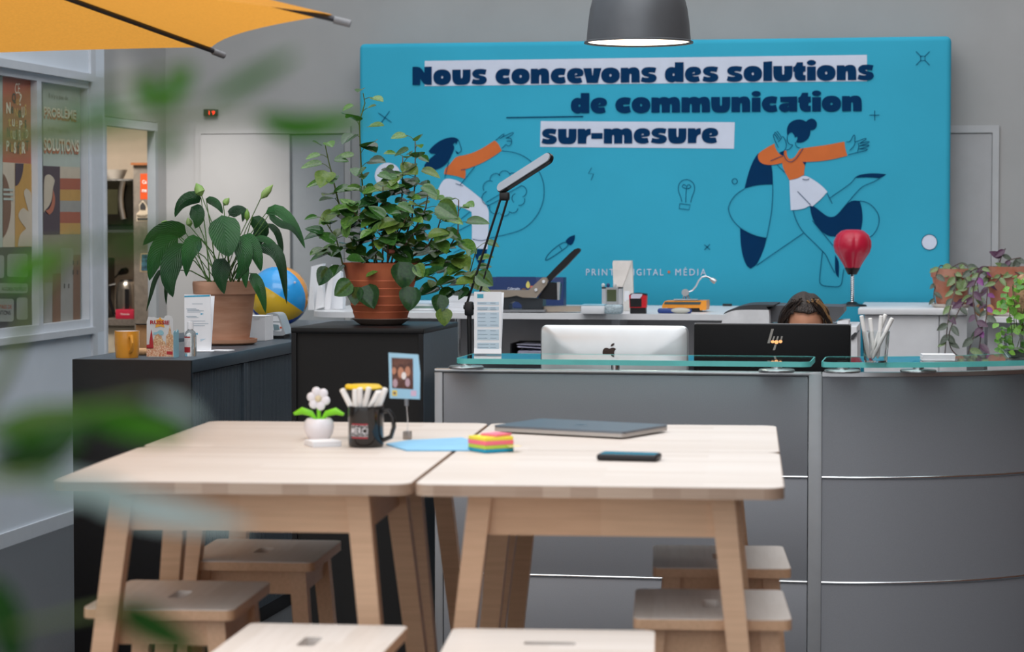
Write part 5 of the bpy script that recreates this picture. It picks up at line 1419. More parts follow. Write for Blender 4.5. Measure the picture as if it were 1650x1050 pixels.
# photo clip holder
cen = tpt(655, 708); cen.y += .01
pcx = thing('photo_holder', 'small metal cube photo clip holding an instant photo with blue border', 'photo holder', V((cen.x, cen.y, tzz)))
obj('cube', G().box((0, 0, .0095), (.019, .019, .019), .0008), mat('zinc', '#9b938d', .35, metal=.7, var=.08), pcx, False)
zw = onY(655, 645, cen.y).z - TZ
obj('wire', G().tube([(0, 0, .018), (.001, 0, zw * .5), (-.002, 0, zw)], .0011, 6), CHROME, pcx, False)
obj('clip', G().box((-.002, 0, zw - .004), (.009, .006, .02), .002), MIDG, pcx, False)
pfn = lambda px, py, k=0: onY(px, py, cen.y - .004) + V((0, -.0006 * k, 0))
card = obj('photo_card', thick(fill([(626, 568), (674, 571), (677, 600), (676.5, 643), (628, 641.5)], pfn, 0, False), V((0, .0012, 0))), mat('photo_border', '#9fcbe2', .4, var=.03), pcx)
obj('picture', fill([(631, 576), (665.5, 577.5), (666, 627), (632, 625)], pfn, 1, False), mat('photo_dark', '#4a2a22', .3, var=.3, scale=80, second='#6b4234'), card)
SKIN_P = mat('photo_skin', '#b97f63', .4); 
for x, y, rx, ry, m in ((635, 597, 3.5, 6, 'photo_skin'), (646, 600, 5, 9, 'photo_skin'), (657, 598, 4.5, 8, 'photo_skin'), (651, 605, 4, 6, 'p_w'), (637, 617, 4, 7, 'p_p'), (657, 616, 4, 7, 'p_p')):
    obj('photo_figure', fill(circ(x, y, rx, ry, 14), pfn, 2 if m == 'photo_skin' else 3, False), SKIN_P if m == 'photo_skin' else mat(m, {'p_w': '#e5dcd8', 'p_p': '#b99aa3'}[m], .4), card)
obj('corner_mark', fill(rect(632, 628.5, 640, 637.5), pfn, 1, False), mat('mark_yellow', '#e9cf62', .5), card)
obj('corner_mark', fill(circ(636, 633, 2), pfn, 2, False), mat('mark_violet', '#5a3a6a', .5), card)
obj('corner_mark', fill(rect(662, 629, 671, 638), pfn, 1, False), mat('mark_pink', '#d8b8cf', .5), card)

# ================================================================== KITCHENETTE
kz = lambda Y: (lambda px, py, k=0: onY(px, py, Y) + V((0, -.002 * k, 0)))
zk1, zk2 = z(160, 190, 5), z(160, 390, 5.25)
YK = 14.6
a = onY(172, 513, YK)
kcn = thing('kitchen_counter', 'grey kitchen worktop with cream drawers seen through the doorway', 'kitchen counter', (-5.6, 14.9, 0))
zkt = onY(190, 514, YK).z
xk1 = -4.52
obj('worktop', bx(-7, xk1, YK, 15.24, zkt - .04, zkt), mat('worktop_grey', '#77706b', .5, var=.15, scale=60), kcn)
for i in range(3): obj('drawer_front', bx(-7, xk1, YK + .03, YK + .05, zkt - .045 - .17 * (i + 1), zkt - .055 - .17 * i), mat('drawer_cream', '#cfc6b6', .5), kcn)
obj('carcass', bx(-7, xk1, YK + .052, 15.24, 0, zkt - .042), MATS['drawer_cream'], kcn)
STEEL = mat('steel', '#a9a39c', .25, metal=.9, var=.04)
mwY = 14.85
a, b = onY(120, 370, mwY), onY(216.5, 288, mwY)
ksh = thing('wall_shelf', 'pale wall shelf board carrying the microwave in kitchenette', 'shelf', ((a.x + b.x) / 2, 15.05, a.z - .02))
obj('board', bx(a.x - .1, b.x + .01, mwY - .02, 15.249, a.z - .02, a.z - .001), DARKG, ksh)
obj('bracket', bx(a.x + .05, a.x + .07, mwY + .05, 15.249, a.z - .12, a.z - .02), MATS['drawer_cream'], ksh)
mw = thing('microwave', 'black microwave oven with curved steel handle in the kitchenette', 'microwave', ((a.x + b.x) / 2, mwY + .18, a.z))
obj('body', bx(a.x, b.x, mwY, mwY + .36, a.z, b.z, None, .006), BLACKP, mw)
obj('door', bx(a.x + .005, b.x - .01, mwY - .008, mwY - .001, a.z + .03, b.z - .008, None, .002), mat('oven_glass', '#17150f', .12, var=.1), mw)
fm = kz(mwY - .0085)
obj('window', fill(zk1([(40,775),(40,575),(150,575),(150,775)]), fm, 1, False), mat('oven_window', '#3a3a2a', .15), mw)
hh = [onY(*q, mwY - .035) for q in zk1([(190,510),(177,580),(172,650),(177,720),(195,815)])]
obj('handle', G().tube(hh, .017, 8), STEEL, mw)
bw = obj('white_bowl', G().lathe([(.001, 0), (.05, 0), (.08, .06), (.077, .06), (.048, .005), (.001, .005)], V((onY(176, 286, mwY).x, mwY + .12, b.z + .001)), 28), mat('bowl_white', '#d8d2ca', .4)); tag(bw, 'white plastic bowl on top of the microwave', 'bowl')
# grey panel of the fridge niche
YN = 14.45
a, b = onY(216.5, 519, YN), onY(237, 262, YN)
pn = thing('notice_panel', 'narrow grey concrete-look panel with stickers and wooden cap', 'panel', ((a.x + b.x) / 2, YN, 0))
obj('board', bx(a.x, a.x + .35, YN, YN + .03, 0, b.z - .015), mat('concrete', '#7b756f', .8, var=.15, scale=25, bump=.1), pn)
obj('wood_cap', bx(a.x - .01, a.x + .36, YN - .02, YN + .05, b.z - .015, b.z), mat('cap_wood', '#8f5a35', .5, var=.15), pn)
fk = kz(YN - .001)
so = obj('orange_sign', fill(zk1([(330,448),(400,448),(400,655),(330,655)]), fk, 0, False), mat('sign_orange', '#d2511f', .5), pn)
obj('lettering', text('Ca', zk1([(347,500),(382,500),(382,530),(347,530)]), fk, 1, .02), PAPER, so); obj('lettering', text('me', zk1([(345,575),(382,575),(382,598),(345,598)]), fk, 1, .02), PAPER, so)
stk = obj('cream_sticker', fill(zk1([(298,832),(300,770),(325,745),(320,700),(350,662),(380,700),(400,760),(400,832)]), fk, 0, False), mat('sticker_cream', '#cdc2b0', .6), pn)
obj('lettering', text('PAULETTE', zk1([(306,780),(420,780),(420,800),(306,800)]), fk, 1, .02), BLACKP, stk)
obj('sticker_emblem', fill(zk1([(330,740),(326,705),(350,675),(376,705),(372,740)]), fk, 1), DARKG, stk)
obj('sticker_bar', fill(zk1(rect(306, 806, 392, 824)), fk, 1, False), DARKG, stk)
obj('postcard', fill(zk2([(343,250),(350,90),(420,90),(420,255)]), fk, 0, False), mat('postcard', '#b9a88a', .6), pn)
obj('postcard_picture', fill(zk2([(355,240),(358,100),(420,100),(420,242)]), fk, 1, False), mat('postcard_blue', '#4a7d95', .5, var=.4, scale=40, second='#22344a'), pn)
# kettle, tea box, coffee machine, plug
kt_b = onY(202, 513, YK + .13)
kb_ = V((onY(206, 500, YK + .18).x, YK + .18, zkt + .001))
kt = thing('kettle', 'brushed steel electric kettle with black lid behind red tea box', 'kettle', kb_)
sk = (YK + .18) / F
ky = lambda py: onY(206, py, YK + .18).z - kb_.z
obj('body', G().lathe([(.001, 0), (.075, .0), (.078, .01), (.076, ky(475)), (.068, ky(458)), (.05, ky(453)), (.001, ky(453))], kb_, 32), STEEL, kt)
obj('lid', G().lathe([(.05, ky(453)), (.045, ky(451)), (.001, ky(450))], kb_, 24), BLACKP, kt)
obj('handle', G().tube([kb_ + V((-.07, -.03, ky(458))), kb_ + V((-.105, -.04, ky(460))), kb_ + V((-.11, -.04, ky(480))), kb_ + V((-.08, -.03, .02))], .011, 8), BLACKP, kt)
obj('gauge', curved(kb_, .0785, radians(-85), radians(-65), .03, ky(465)), BLACKP, kt)
a, b = onY(188, 515, YK + .05), onY(217, 500, YK + .05)
tb_ = thing('tea_box', 'pink red tea box in front of the steel kettle', 'box', ((a.x + b.x) / 2, YK + .08, zkt))
TRED = mat('tea_red', '#c22848', .5)
obj('body', bx(a.x, b.x, YK + .03, YK + .09, zkt + .0008, zkt + b.z - a.z, None, .001), TRED, tb_)
obj('lettering', text('Pyramide', zk2([(180,600),(255,603),(255,620),(180,617)]), kz(YK + .029), 1, .01), PAPER, tb_)
cfm = thing('coffee_machine', 'black coffee machine at left of the kettle behind door post', 'coffee machine', (onY(172, 500, YK + .2).x, YK + .2, zkt))
x_ = onY(166, 500, YK + .2).x
obj('tank', bx(x_ - .1, x_ + .035, YK + .12, YK + .34, zkt + .001, onY(176, 415, YK + .2).z, None, .01), mat('machine_dark', '#16181a', .3), cfm)
obj('drip_foot', bx(x_ - .1, x_ + .05, YK + .06, YK + .119, zkt + .001, zkt + .05, None, .005), BLACKP, cfm)
sk_ = thing('power_socket', 'grey double wall socket with black plug above the kettle', 'socket', V((onY(203, 436, 15.24).x, 15.249, onY(203, 436, 15.24).z)))
cs = V((onY(203, 436, 15.24).x, 15.249, onY(203, 436, 15.24).z))
obj('plate', G().box(cs + V((0, -.004, 0)), (.16, .008, .08), .003), MATS['drawer_cream'], sk_)
obj('plug', G().tube([cs + V((.0, -.008, 0)), cs + V((-.01, -.05, -.005)), cs + V((-.03, -.07, -.02))], [.022, .022, .01], 12), BLACKP, sk_)
obj('cord', G().tube([cs + V((-.03, -.07, -.02)), cs + V((-.08, -.08, -.07)), cs + V((-.1, -.09, -.16))], .005, 6), BLACKP, sk_)
kl = bpy.data.lights.new('kitchen_lamp_light', 'AREA'); kl.energy = 45; kl.size = .5; kl.color = (1, .9, .78)
klo = bpy.data.objects.new('kitchen_lamp_light', kl); klo.location = (-5.4, 13.8, 2.62); COL.objects.link(klo)

# ================================================================== PLANTS
def leaf_mesh(name, m, n=7, wid=.42, cup=.10, curl=.18, shape='drop', fold=.12, c=2):
    """unit leaf along +Y, upper side +Z"""
    vs_ = []; fs = []
    cols_ = 2 * c + 1
    for i in range(n + 1):
        t = i / n
        if shape == 'drop': w = wid * (sin(pi * min(1, (t * .92 + .05)) ** .75)) ** .8 * (1 - .25 * t)
        elif shape == 'lance': w = wid * (sin(pi * (t * .96 + .02) ** .8)) ** .9
        else: w = wid * sin(pi * (t * .96 + .02))
        if i == n: w = .004
        for j in range(-c, c + 1):
            u = j / c
            vs_.append((u * w, t, cup * (abs(u) ** 1.6) * w * 2 - fold * (1 - abs(u)) * w - curl * t * t))
    for i in range(n):
        for j in range(cols_ - 1):
            a_ = i * cols_ + j
            fs.append([a_, a_ + 1, a_ + cols_ + 1, a_ + cols_])
    me = bpy.data.meshes.new(name); me.from_pydata(vs_, [], fs); me.shade_smooth(); me.materials.append(m)
    return me

def leaf_matrix(base, direction, normal, length, width=1.0):
    y = V(direction).normalized()
    z_ = V(normal); z_ = (z_ - y * z_.dot(y))
    z_ = z_.normalized() if z_.length > 1e-4 else y.orthogonal().normalized()
    x = y.cross(z_)
    return Matrix.Translation(base) @ Matrix((x * length * width, y * length, z_ * length)).transposed().to_4x4()

def pot_at(root, c, prof, m, soil_r, soil_z, saucer=None, sm=None):
    obj('pot', G().lathe(prof, c, 48), m, root)
    obj('soil', G().lathe([(.001, soil_z + .006), (soil_r, soil_z), (soil_r, soil_z - .006), (.001, soil_z - .006)], c, 28), SOIL, root)
    if saucer: obj('saucer', G().lathe(saucer, c, 40), sm or m, root)

# ---- round-leaved peperomia in the ribbed terracotta pot
d8 = dep(614, 520, 8.62)
pc0 = V((onY(614, 520, 8.56).x, 8.56, ZB + .0006)); px_m = (8.72) / F
pep = thing('potted_peperomia', 'bushy round-leaved green plant in ribbed terracotta pot on black cabinet', 'plant', pc0)
H0 = .012
prof = [(.001, H0), (.088, H0), (.092, H0 + .02), (.097, H0 + .035), (.096, H0 + .038), (.105, H0 + .06), (.103, H0 + .063), (.111, H0 + .092), (.108, H0 + .095), (.115, H0 + .12), (.113, H0 + .123), (.120, H0 + .148), (.118, H0 + .151), (.126, H0 + .19), (.130, H0 + .212), (.122, H0 + .212), (.118, H0 + .18), (.001, H0 + .17)]
prof = [(r_ * (1.06 if r_ > .01 else 1), z_) for r_, z_ in prof]
pot_at(pep, pc0, prof, TERRA, .117, H0 + .195, [(.001, 0), (.075, 0), (.085, .006), (.108, .022), (.104, .024), (.08, .010), (.001, .010)], mat('saucer_grey', '#6e625c', .5, var=.1))
PL = [leaf_mesh('leaf', m, 7, w_, .12, cl, 'drop', .05) for m, w_, cl in (
    (leafmat('pepero_green', '#2f5826', '#456f32', .13, .2), .44, .10), (leafmat('pepero_dark', '#1f4024', '#30562b', .12, .15), .46, .16),
    (leafmat('pepero_light', '#4a7532', '#6d9444', .15, .25), .42, .05), (leafmat('pepero_olive', '#5d7a36', '#738b3e', .25, .25), .47, .2))]
STEM = mat('stem_green', '#5b6b34', .6, var=.15); STEMB = mat('stem_brown', '#6a5240', .7, var=.2)
Ypl = pc0.y
stems = [([(598, 420), (597, 356), (584, 300), (582, 270), (579, 197), (588, 166), (585, 150)], -.02, 15),
         ([(588, 420), (560, 375), (544, 320), (536, 285), (529, 258), (524, 234)], -.06, 13),
         ([(640, 420), (647, 340), (648, 300), (649, 252)], .02, 16), ([(652, 420), (664, 350), (669, 290), (669, 226)], .06, 16),
         ([(648, 420), (668, 370), (686, 335), (690, 310)], -.07, 9), ([(662, 420), (720, 405), (738, 375), (739, 322)], .03, 10),
         ([(668, 425), (700, 448), (722, 474), (745, 466), (757, 440), (768, 400)], -.05, 13),
         ([(590, 425), (563, 448), (552, 425), (542, 385), (520, 350)], -.08, 11),
         ([(620, 420), (618, 370), (617, 300)], -.05, 13), ([(610, 420), (600, 380), (575, 350), (565, 330)], -.1, 9),
         ([(632, 420), (640, 380), (655, 350)], -.12, 8), ([(655, 420), (690, 395), (705, 370), (712, 345)], .0, 10), ([(600, 420), (570, 400), (545, 400), (520, 410)], -.05, 7), ([(640, 420), (625, 395), (610, 375)], -.13, 6),
         ([(660, 425), (700, 425), (735, 420), (765, 445)], -.03, 8)]
def sample(pts, t):
    L = [(pts[i + 1] - pts[i]).length for i in range(len(pts) - 1)]; T = sum(L) * t
    for i, l in enumerate(L):
        if T <= l or i == len(L) - 1:
            return pts[i].lerp(pts[i + 1], max(0, min(1, T / l))), (pts[i + 1] - pts[i]).normalized()
        T -= l
leaf_n = 0
for pts, dy, nl in stems:
    n = len(pts)
    W = [onY(x, y, Ypl + dy * i / (n - 1)) for i, (x, y) in enumerate(pts)]
    W[0] = V((pc0.x + (W[0].x - pc0.x) * .55, pc0.y + dy * .3, pc0.z + H0 + .19))
    sp_ = [V(p) for p in W]
    stm = obj('stem', G().tube(sp_, [.0042 - .0022 * i / (n - 1) for i in range(n)], 6), STEM if n > 4 else STEMB, pep)
    nl = int(nl * 1.35)
    for k in range(nl):
        t = .28 + .72 * (k + random.uniform(-.2, .3)) / max(nl - 1, 1)
        t = min(max(t, .2), 1)
        P, T = sample(sp_, t)
        az = k * 2.4 + random.uniform(-.5, .5)
        out = V((cos(az), sin(az) * .9, random.uniform(-.1, .45))).normalized()
        if out.y > .4: out.y *= -.6
        pl_len = random.uniform(.02, .042)
        Q = P + out * pl_len + V((0, 0, .008))
        sz_ = random.uniform(.068, .092) * (1 if t < .85 else .68)
        dirn = (out * 1.0 + V((0, -.25, random.uniform(-.75, .05)))).normalized()
        nrm = V((random.uniform(-.25, .25), -.55, 1.0))
        ve = random.choices([0, 1, 2, 3], [5, 3, 3, 1.5])[0] if t < .85 else random.choice([0, 2, 2])
        place('leaf', PL[ve], leaf_matrix(Q, dirn, nrm, sz_, random.uniform(.85, 1.15)), pep)
        if k % 2 == 0: obj('petiole', G().tube([P, P.lerp(Q, .6) + V((0, 0, .003)), Q], .0013, 5), STEM, pep)
        leaf_n += 1
# leaves hanging in front of the pot and filling the lower crown
for (x, y, tx_, ty_, L_, v) in ((652, 422, 650, 462, 38, 1), (672, 425, 678, 440, 22, 2), (664, 462, 658, 495, 34, 1), (589, 460, 600, 492, 34, 1), (566, 455, 543, 472, 30, 0), (574, 462, 572, 478, 26, 1), (530, 432, 514, 455, 28, 1), (560, 415, 592, 420, 30, 0), (712, 475, 706, 500, 26, 1), (715, 497, 716, 522, 24, 3),
                               (610, 390, 640, 385, 36, 0), (600, 378, 612, 360, 28, 2), (700, 438, 668, 445, 30, 0), (690, 440, 712, 430, 28, 1), (540, 390, 512, 375, 34, 0), (520, 375, 492, 365, 30, 1), (735, 455, 765, 450, 30, 3), (755, 465, 740, 478, 24, 1), (770, 440, 788, 455, 28, 0), (590, 445, 610, 436, 22, 2),
                               (556, 382, 566, 350, 28, 2), (690, 380, 716, 372, 34, 3), (620, 350, 600, 335, 32, 0), (640, 330, 660, 338, 32, 0), (575, 340, 555, 325, 34, 2), (705, 330, 730, 345, 34, 0), (720, 350, 745, 360, 30, 2), (680, 300, 700, 310, 30, 0), (610, 280, 625, 285, 26, 0), (640, 285, 612, 290, 28, 0)):
    B_ = onY(x, y, Ypl - .14); Tp = onY(tx_, ty_, Ypl - .15)
    hang = ty_ > y + 14
    place('leaf', PL[v], leaf_matrix(B_, (Tp - B_), V((random.uniform(-.2, .2), -1, .35)) if hang else V((0, -.6, 1)), L_ * px_m * (1.15 if hang else 1), 1.15 if hang else 1.0), pep)
o = obj('dead_leaf', G().ell(onY(630, 405, Ypl - .05), (.016, .006, .008)), mat('leaf_pink', '#c4705c', .6), pep)

# ---- peace lily in the plain clay pot
q = onZ(353, 557, ZA); pl0 = V((-2.735, q.y + .12, ZA + .0006)); dpl = (pl0 - CAM).dot(FH); px_l = dpl / F
lily = thing('potted_peace_lily', 'peace lily with drooping dark leaves in pale clay pot and saucer', 'plant', pl0)
hp = .245
prof = [(.001, .014), (.092, .014), (.115, hp - .055), (.117, hp - .05), (.124, hp - .048), (.127, hp - .01), (.125, hp), (.116, hp), (.112, hp - .04), (.001, hp - .05)]
pot_at(lily, pl0, prof, TERRA2, .112, hp - .03, [(.001, 0), (.108, 0), (.122, .008), (.124, .022), (.118, .022), (.112, .012), (.001, .012)])
def ribbed_leaf(name, c1, c2, rough):
    """glossy blade with side veins running out from the midrib"""
    m = leafmat(name, c1, c2, rough, .1, 5, .0); nt = m.node_tree; b = nt.nodes['Principled BSDF']
    tc_ = nt.nodes.new('ShaderNodeTexCoord'); sx_ = nt.nodes.new('ShaderNodeSeparateXYZ'); nt.links.new(tc_.outputs['UV'], sx_.inputs[0])
    ab = nt.nodes.new('ShaderNodeMath'); ab.operation = 'ABSOLUTE'; nt.links.new(sx_.outputs[0], ab.inputs[0])
    m1 = nt.nodes.new('ShaderNodeMath'); m1.operation = 'MULTIPLY_ADD'; nt.links.new(ab.outputs[0], m1.inputs[0]); m1.inputs[1].default_value = -.35; nt.links.new(sx_.outputs[1], m1.inputs[2])
    m2 = nt.nodes.new('ShaderNodeMath'); m2.operation = 'MULTIPLY'; nt.links.new(m1.outputs[0], m2.inputs[0]); m2.inputs[1].default_value = 85
    m3 = nt.nodes.new('ShaderNodeMath'); m3.operation = 'SINE'; nt.links.new(m2.outputs[0], m3.inputs[0])
    bp = nt.nodes.new('ShaderNodeBump'); bp.inputs['Strength'].default_value = .55; bp.inputs['Distance'].default_value = .003
    nt.links.new(m3.outputs[0], bp.inputs['Height']); nt.links.new(bp.outputs['Normal'], b.inputs['Normal'])
    b.inputs['Specular IOR Level'].default_value = .4
    return m
LG1 = ribbed_leaf('lily_green', '#1e4a24', '#2f6632', .3); LG2 = ribbed_leaf('lily_dark', '#17381f', '#26502a', .3)
def long_leaf(root, pts, width, m, dys, fold=.22, name='leaf', roll=0.0):
    """blade along picture points at depths dys; width in px at widest"""
    W = [onY(x, y, Yc_ + d) for (x, y), d in zip(pts, dys)]
    # resample
    n = 10; C = []
    tot = smooth3(W, n)
    vs_ = []; fs = []
    c = 3; cols_ = 2 * c + 1
    for i, p in enumerate(tot):
        t = i / (len(tot) - 1)
        tan_ = (tot[min(i + 1, len(tot) - 1)] - tot[max(i - 1, 0)]).normalized()
        view = (CAM - p).normalized()
        side = tan_.cross(view).normalized()
        nrm = side.cross(tan_).normalized()
        if roll:
            side, nrm = side * cos(roll) + nrm * sin(roll), nrm * cos(roll) - side * sin(roll)
        w = max(.0008, width * px_l / 2 * 1.12 * t ** .42 * (1 - t) ** .95 / .55) if i < len(tot) - 1 else .0006
        for j in range(-c, c + 1):
            u = j / c
            vs_.append(p + side * (u * w) + nrm * (w * fold * (abs(u) ** 1.3) * -1 + w * .06 * sin(9 * t + u * 3)))
    for i in range(len(tot) - 1):
        for j in range(cols_ - 1):
            a_ = i * cols_ + j; fs.append([a_, a_ + 1, a_ + cols_ + 1, a_ + cols_])
    lo_ = obj(name, G().add(vs_, fs), m, root, ang=180)
    uvl = lo_.data.uv_layers.new(name='UVMap')
    for lp_ in lo_.data.loops:
        vi_ = lp_.vertex_index
        uvl.data[lp_.index].uv = ((vi_ % cols_ - c) / c, vi_ // cols_ / (len(tot) - 1))
    return lo_
def smooth3(W, n):
    out = []
    m = len(W) - 1
    for i in range(n * m + 1):
        t = i / n; k = min(int(t), m - 1); u = t - k
        p0, p1, p2, p3 = W[max(k - 1, 0)], W[k], W[k + 1], W[min(k + 2, m)]
        out.append(.5 * ((2 * p1) + (p2 - p0) * u + (2 * p0 - 5 * p1 + 4 * p2 - p3) * u * u + (3 * p1 - p0 - 3 * p2 + p3) * u ** 3))
    return out[::max(1, n * m // 10)] if (n * m) % 10 == 0 else out
Yc_ = pl0.y
zl = z(220, 280, 3.75)
leaves = [  # petiole base x, blade start, mid(s), tip, width px, depth offset, material
    ([(515,250),(530,330),(545,430),(560,500)], 58, (-.10,-.15,-.19,-.21), 0, 0),
    ([(390,390),(340,430),(310,500),(300,620)], 34, (-.06,-.12,-.15,-.16), 0, 0),
    ([(290,420),(220,520),(195,640),(220,745)], 40, (-.03,-.09,-.13,-.14), 1, 0),
    ([(250,380),(170,430),(110,520),(78,645)], 42, (0,-.05,-.08,-.09), 0, 0),
    ([(300,360),(200,340),(110,370),(40,430)], 36, (.0,-.03,-.05,-.06), 1, .5),
    ([(390,145),(320,150),(265,190),(232,262)], 26, (.05,.05,.04,.03), 0, .3),
    ([(330,200),(360,230),(370,280),(355,330)], 30, (.03,.0,-.02,-.03), 1, 0),
    ([(420,150),(470,170),(500,200),(520,240)], 16, (.05,.05,.04,.03), 0, 0),
    ([(640,370),(690,420),(730,500),(752,590)], 30, (-.06,-.10,-.12,-.13), 0, 0),
    ([(600,380),(640,440),(650,540),(600,640)], 34, (-.08,-.13,-.16,-.17), 0, 0),
    ([(530,510),(510,570),(510,640),(530,725)], 34, (-.14,-.17,-.185,-.19), 1, 0),
    ([(640,510),(650,570),(655,630),(662,690)], 18, (-.13,-.15,-.16,-.165), 0, 0),
    ([(700,260),(760,330),(720,420),(715,440)], 30, (.06,.07,.07,.07), 1, .3),
    ([(780,240),(850,215),(930,280),(985,370),(1018,450)], 22, (.0,.0,-.01,-.02,-.03), 0, .3),
    ([(800,245),(870,300),(940,330),(1000,410)], 14, (.0,-.02,-.03,-.04), 1, .2),
    ([(800,300),(850,350),(875,440),(880,490)], 14, (.04,.03,.02,.02), 1, .4),
    ([(720,380),(790,400),(850,460),(900,600)], 14, (-.02,-.04,-.05,-.06), 0, .4),
    ([(740,435),(830,460),(880,560),(908,785)], 26, (-.04,-.07,-.09,-.10), 1, .3),
    ([(690,600),(730,660),(760,740),(780,840)], 22, (-.12,-.15,-.16,-.165), 0, 0),
    ([(150,575),(110,650),(85,740),(60,830)], 10, (-.08,-.09,-.1,-.1), 1, .5),
    ([(560,250),(600,220),(650,230),(640,290)], 22, (.08,.09,.09,.08), 1, .4),
    ([(240,470),(200,560),(180,700),(180,790)], 12, (-.02,-.05,-.06,-.06), 1, .4)]
for pts, w_, dys, mi, roll in leaves:
    long_leaf(lily, zl(pts), w_, (LG1, LG2)[mi], dys, roll=roll)
    x0, y0 = zl([pts[0]])[0]
    base = V((pl0.x + random.uniform(-.05, .05), pl0.y + random.uniform(-.05, .05), pl0.z + hp - .035))
    e = onY(x0, y0, Yc_ + dys[0])
    mid = base.lerp(e, .55) + V((0, 0, .03))
    obj('petiole', G().tube([base, mid, e], [.0032, .0025, .0018], 6), mat('petiole_green', '#4b6b33', .5), lily)
BUD = leafmat('bud_green', '#86b153', '#b9d488', .4, .25)
for (bx_, by_, tx_, ty_, sx_, sy_, w_) in ((395,135,360,55,415,400,20), (750,150,825,65,640,400,15), (525,190,560,145,500,300,13), (668,285,668,210,600,420,11), (325,320,310,265,400,420,13), (190,310,150,290,300,430,14)):
    b_ = onY(*zl([(bx_, by_)])[0], Yc_ + .02); t_ = onY(*zl([(tx_, ty_)])[0], Yc_ + .02)
    fl_ = obj('flower_bud', G().tube([b_, b_.lerp(t_, .3), b_.lerp(t_, .65), t_], [.002, w_ * px_l * .42, w_ * px_l * .36, .001], 10), BUD, lily)
    base = V((pl0.x + random.uniform(-.03, .03), pl0.y, pl0.z + hp - .03))
    obj('flower_stalk', G().tube([base, base.lerp(b_, .6) + V((0, 0, .02)), b_], .002, 6), mat('petiole_green', '#4b6b33'), lily)

# ---- trailing plants on the right
TL = [leaf_mesh('leaf', leafmat('trade_green', '#5f7d48', '#9bb07c', .35, .2, 22), 6, .24, .1, .12, 'lance', .1),
      leaf_mesh('leaf', leafmat('trade_purple', '#4b2a4c', '#6d4a5e', .35, .2, 22), 6, .24, .1, .12, 'lance', .1),
      leaf_mesh('leaf', leafmat('trade_dark', '#3e4a3c', '#6f7a6a', .35, .15, 22), 6, .24, .1, .12, 'lance', .1),
      leaf_mesh('leaf', leafmat('violet', '#8b3f8f', '#a85fa6', .4, .3), 5, .3, .1, .1, 'lance', .1)]
YPt = 12.3
def clay_pot(name, label, pxc, pybot, rtop_px, h_px, Yp_, zbase, saucer=True, weights=(5, 1, 2, 0)):
    c = V((onY(pxc, pybot, Yp_).x, Yp_, zbase + .0006)); s_ = Yp_ / F * .99
    r, h = rtop_px * s_, h_px * s_; o_ = .018 if saucer else 0
    root = thing(name, label, 'plant', c)
    prof = [(.001, o_), (r * .72, o_), (r * .93, o_ + h * .76), (r * 1.0, o_ + h * .76), (r * 1.02, o_ + h), (r * .93, o_ + h), (r * .9, o_ + h * .85), (.001, o_ + h * .8)]
    pot_at(root, c, prof, mat('terracotta_old', '#b0694f', .8, var=.2, scale=12, second='#c08a76', bump=.1), r * .9, o_ + h * .92, [(.001, 0), (r * .85, 0), (r * .95, .008), (r * 1.0, .018), (r * .93, .018), (.001, .012)] if saucer else None, mat('saucer_cream', '#d9d0c6', .5))
    return root, c, r, h + o_
def vine(root, pts, Y, dys, nl, size, w, up=0.0):
    W = [onY(x, y, Y + d) for (x, y), d in zip(pts, dys)]
    W = smooth3(W, 5)
    obj('stem', G().tube(W, .0028, 5), mat('vine_stem', '#5c4a45', .6, var=.2), root)
    for k in range(nl):
        P, T = sample(W, min(1, (k + random.uniform(.1, .9)) / nl))
        sgn = 1 if k % 2 else -1
        d_ = (V((sgn * random.uniform(.5, 1), random.uniform(-.6, 0), random.uniform(-.9, .1) + up)) + T * .4).normalized()
        vi = random.choices(range(4), w)[0]
        place('leaf', TL[vi], leaf_matrix(P, d_, V((random.uniform(-.3, .3), -1, .5)), size * random.uniform(.75, 1.15) * (.8 if vi == 3 else 1), random.uniform(.9, 1.2)), root)
r1, c1, rr1, hh1 = clay_pot('potted_spiderwort', 'spiderwort trailing from the first terracotta pot beside the banner', 1533, 492, 33, 56, YPt, ZR)
for pts, dys, nl, w in (([(1525,432),(1515,428),(1508,445)], (-.02,-.1,-.14), 4, (5,0,2,0)), ([(1530,430),(1538,440),(1540,460),(1535,470)], (0,-.1,-.14,-.14), 7, (5,0,1,0)), ([(1540,430),(1552,440),(1558,455)], (0,-.1,-.13), 5, (5,0,1,0)),
                        ([(1515,432),(1505,470),(1507,490)], (.02,-.05,-.06), 5, (0,2,5,0)), ([(1545,430),(1540,465),(1530,500),(1525,540),(1522,580)], (-.05,-.14,-.3,-.33,-.33), 12, (2,3,5,0)), ([(1545,430),(1560,470),(1545,500),(1530,535),(1532,560),(1545,575)], (-.05,-.15,-.3,-.33,-.33,-.33), 11, (1,3,5,0)), ([(1535,430),(1548,424),(1560,430)], (0,.0,-.02), 4, (2,1,4,0))):
    vine(r1, pts, YPt, dys, nl, .058, w)
YP3 = 12.15
r2, c2, rr2, hh2 = clay_pot('potted_inch_plant', 'purple and green inch plant spilling from second terracotta pot', 1628, 508, 40, 72, YP3, zq, True)
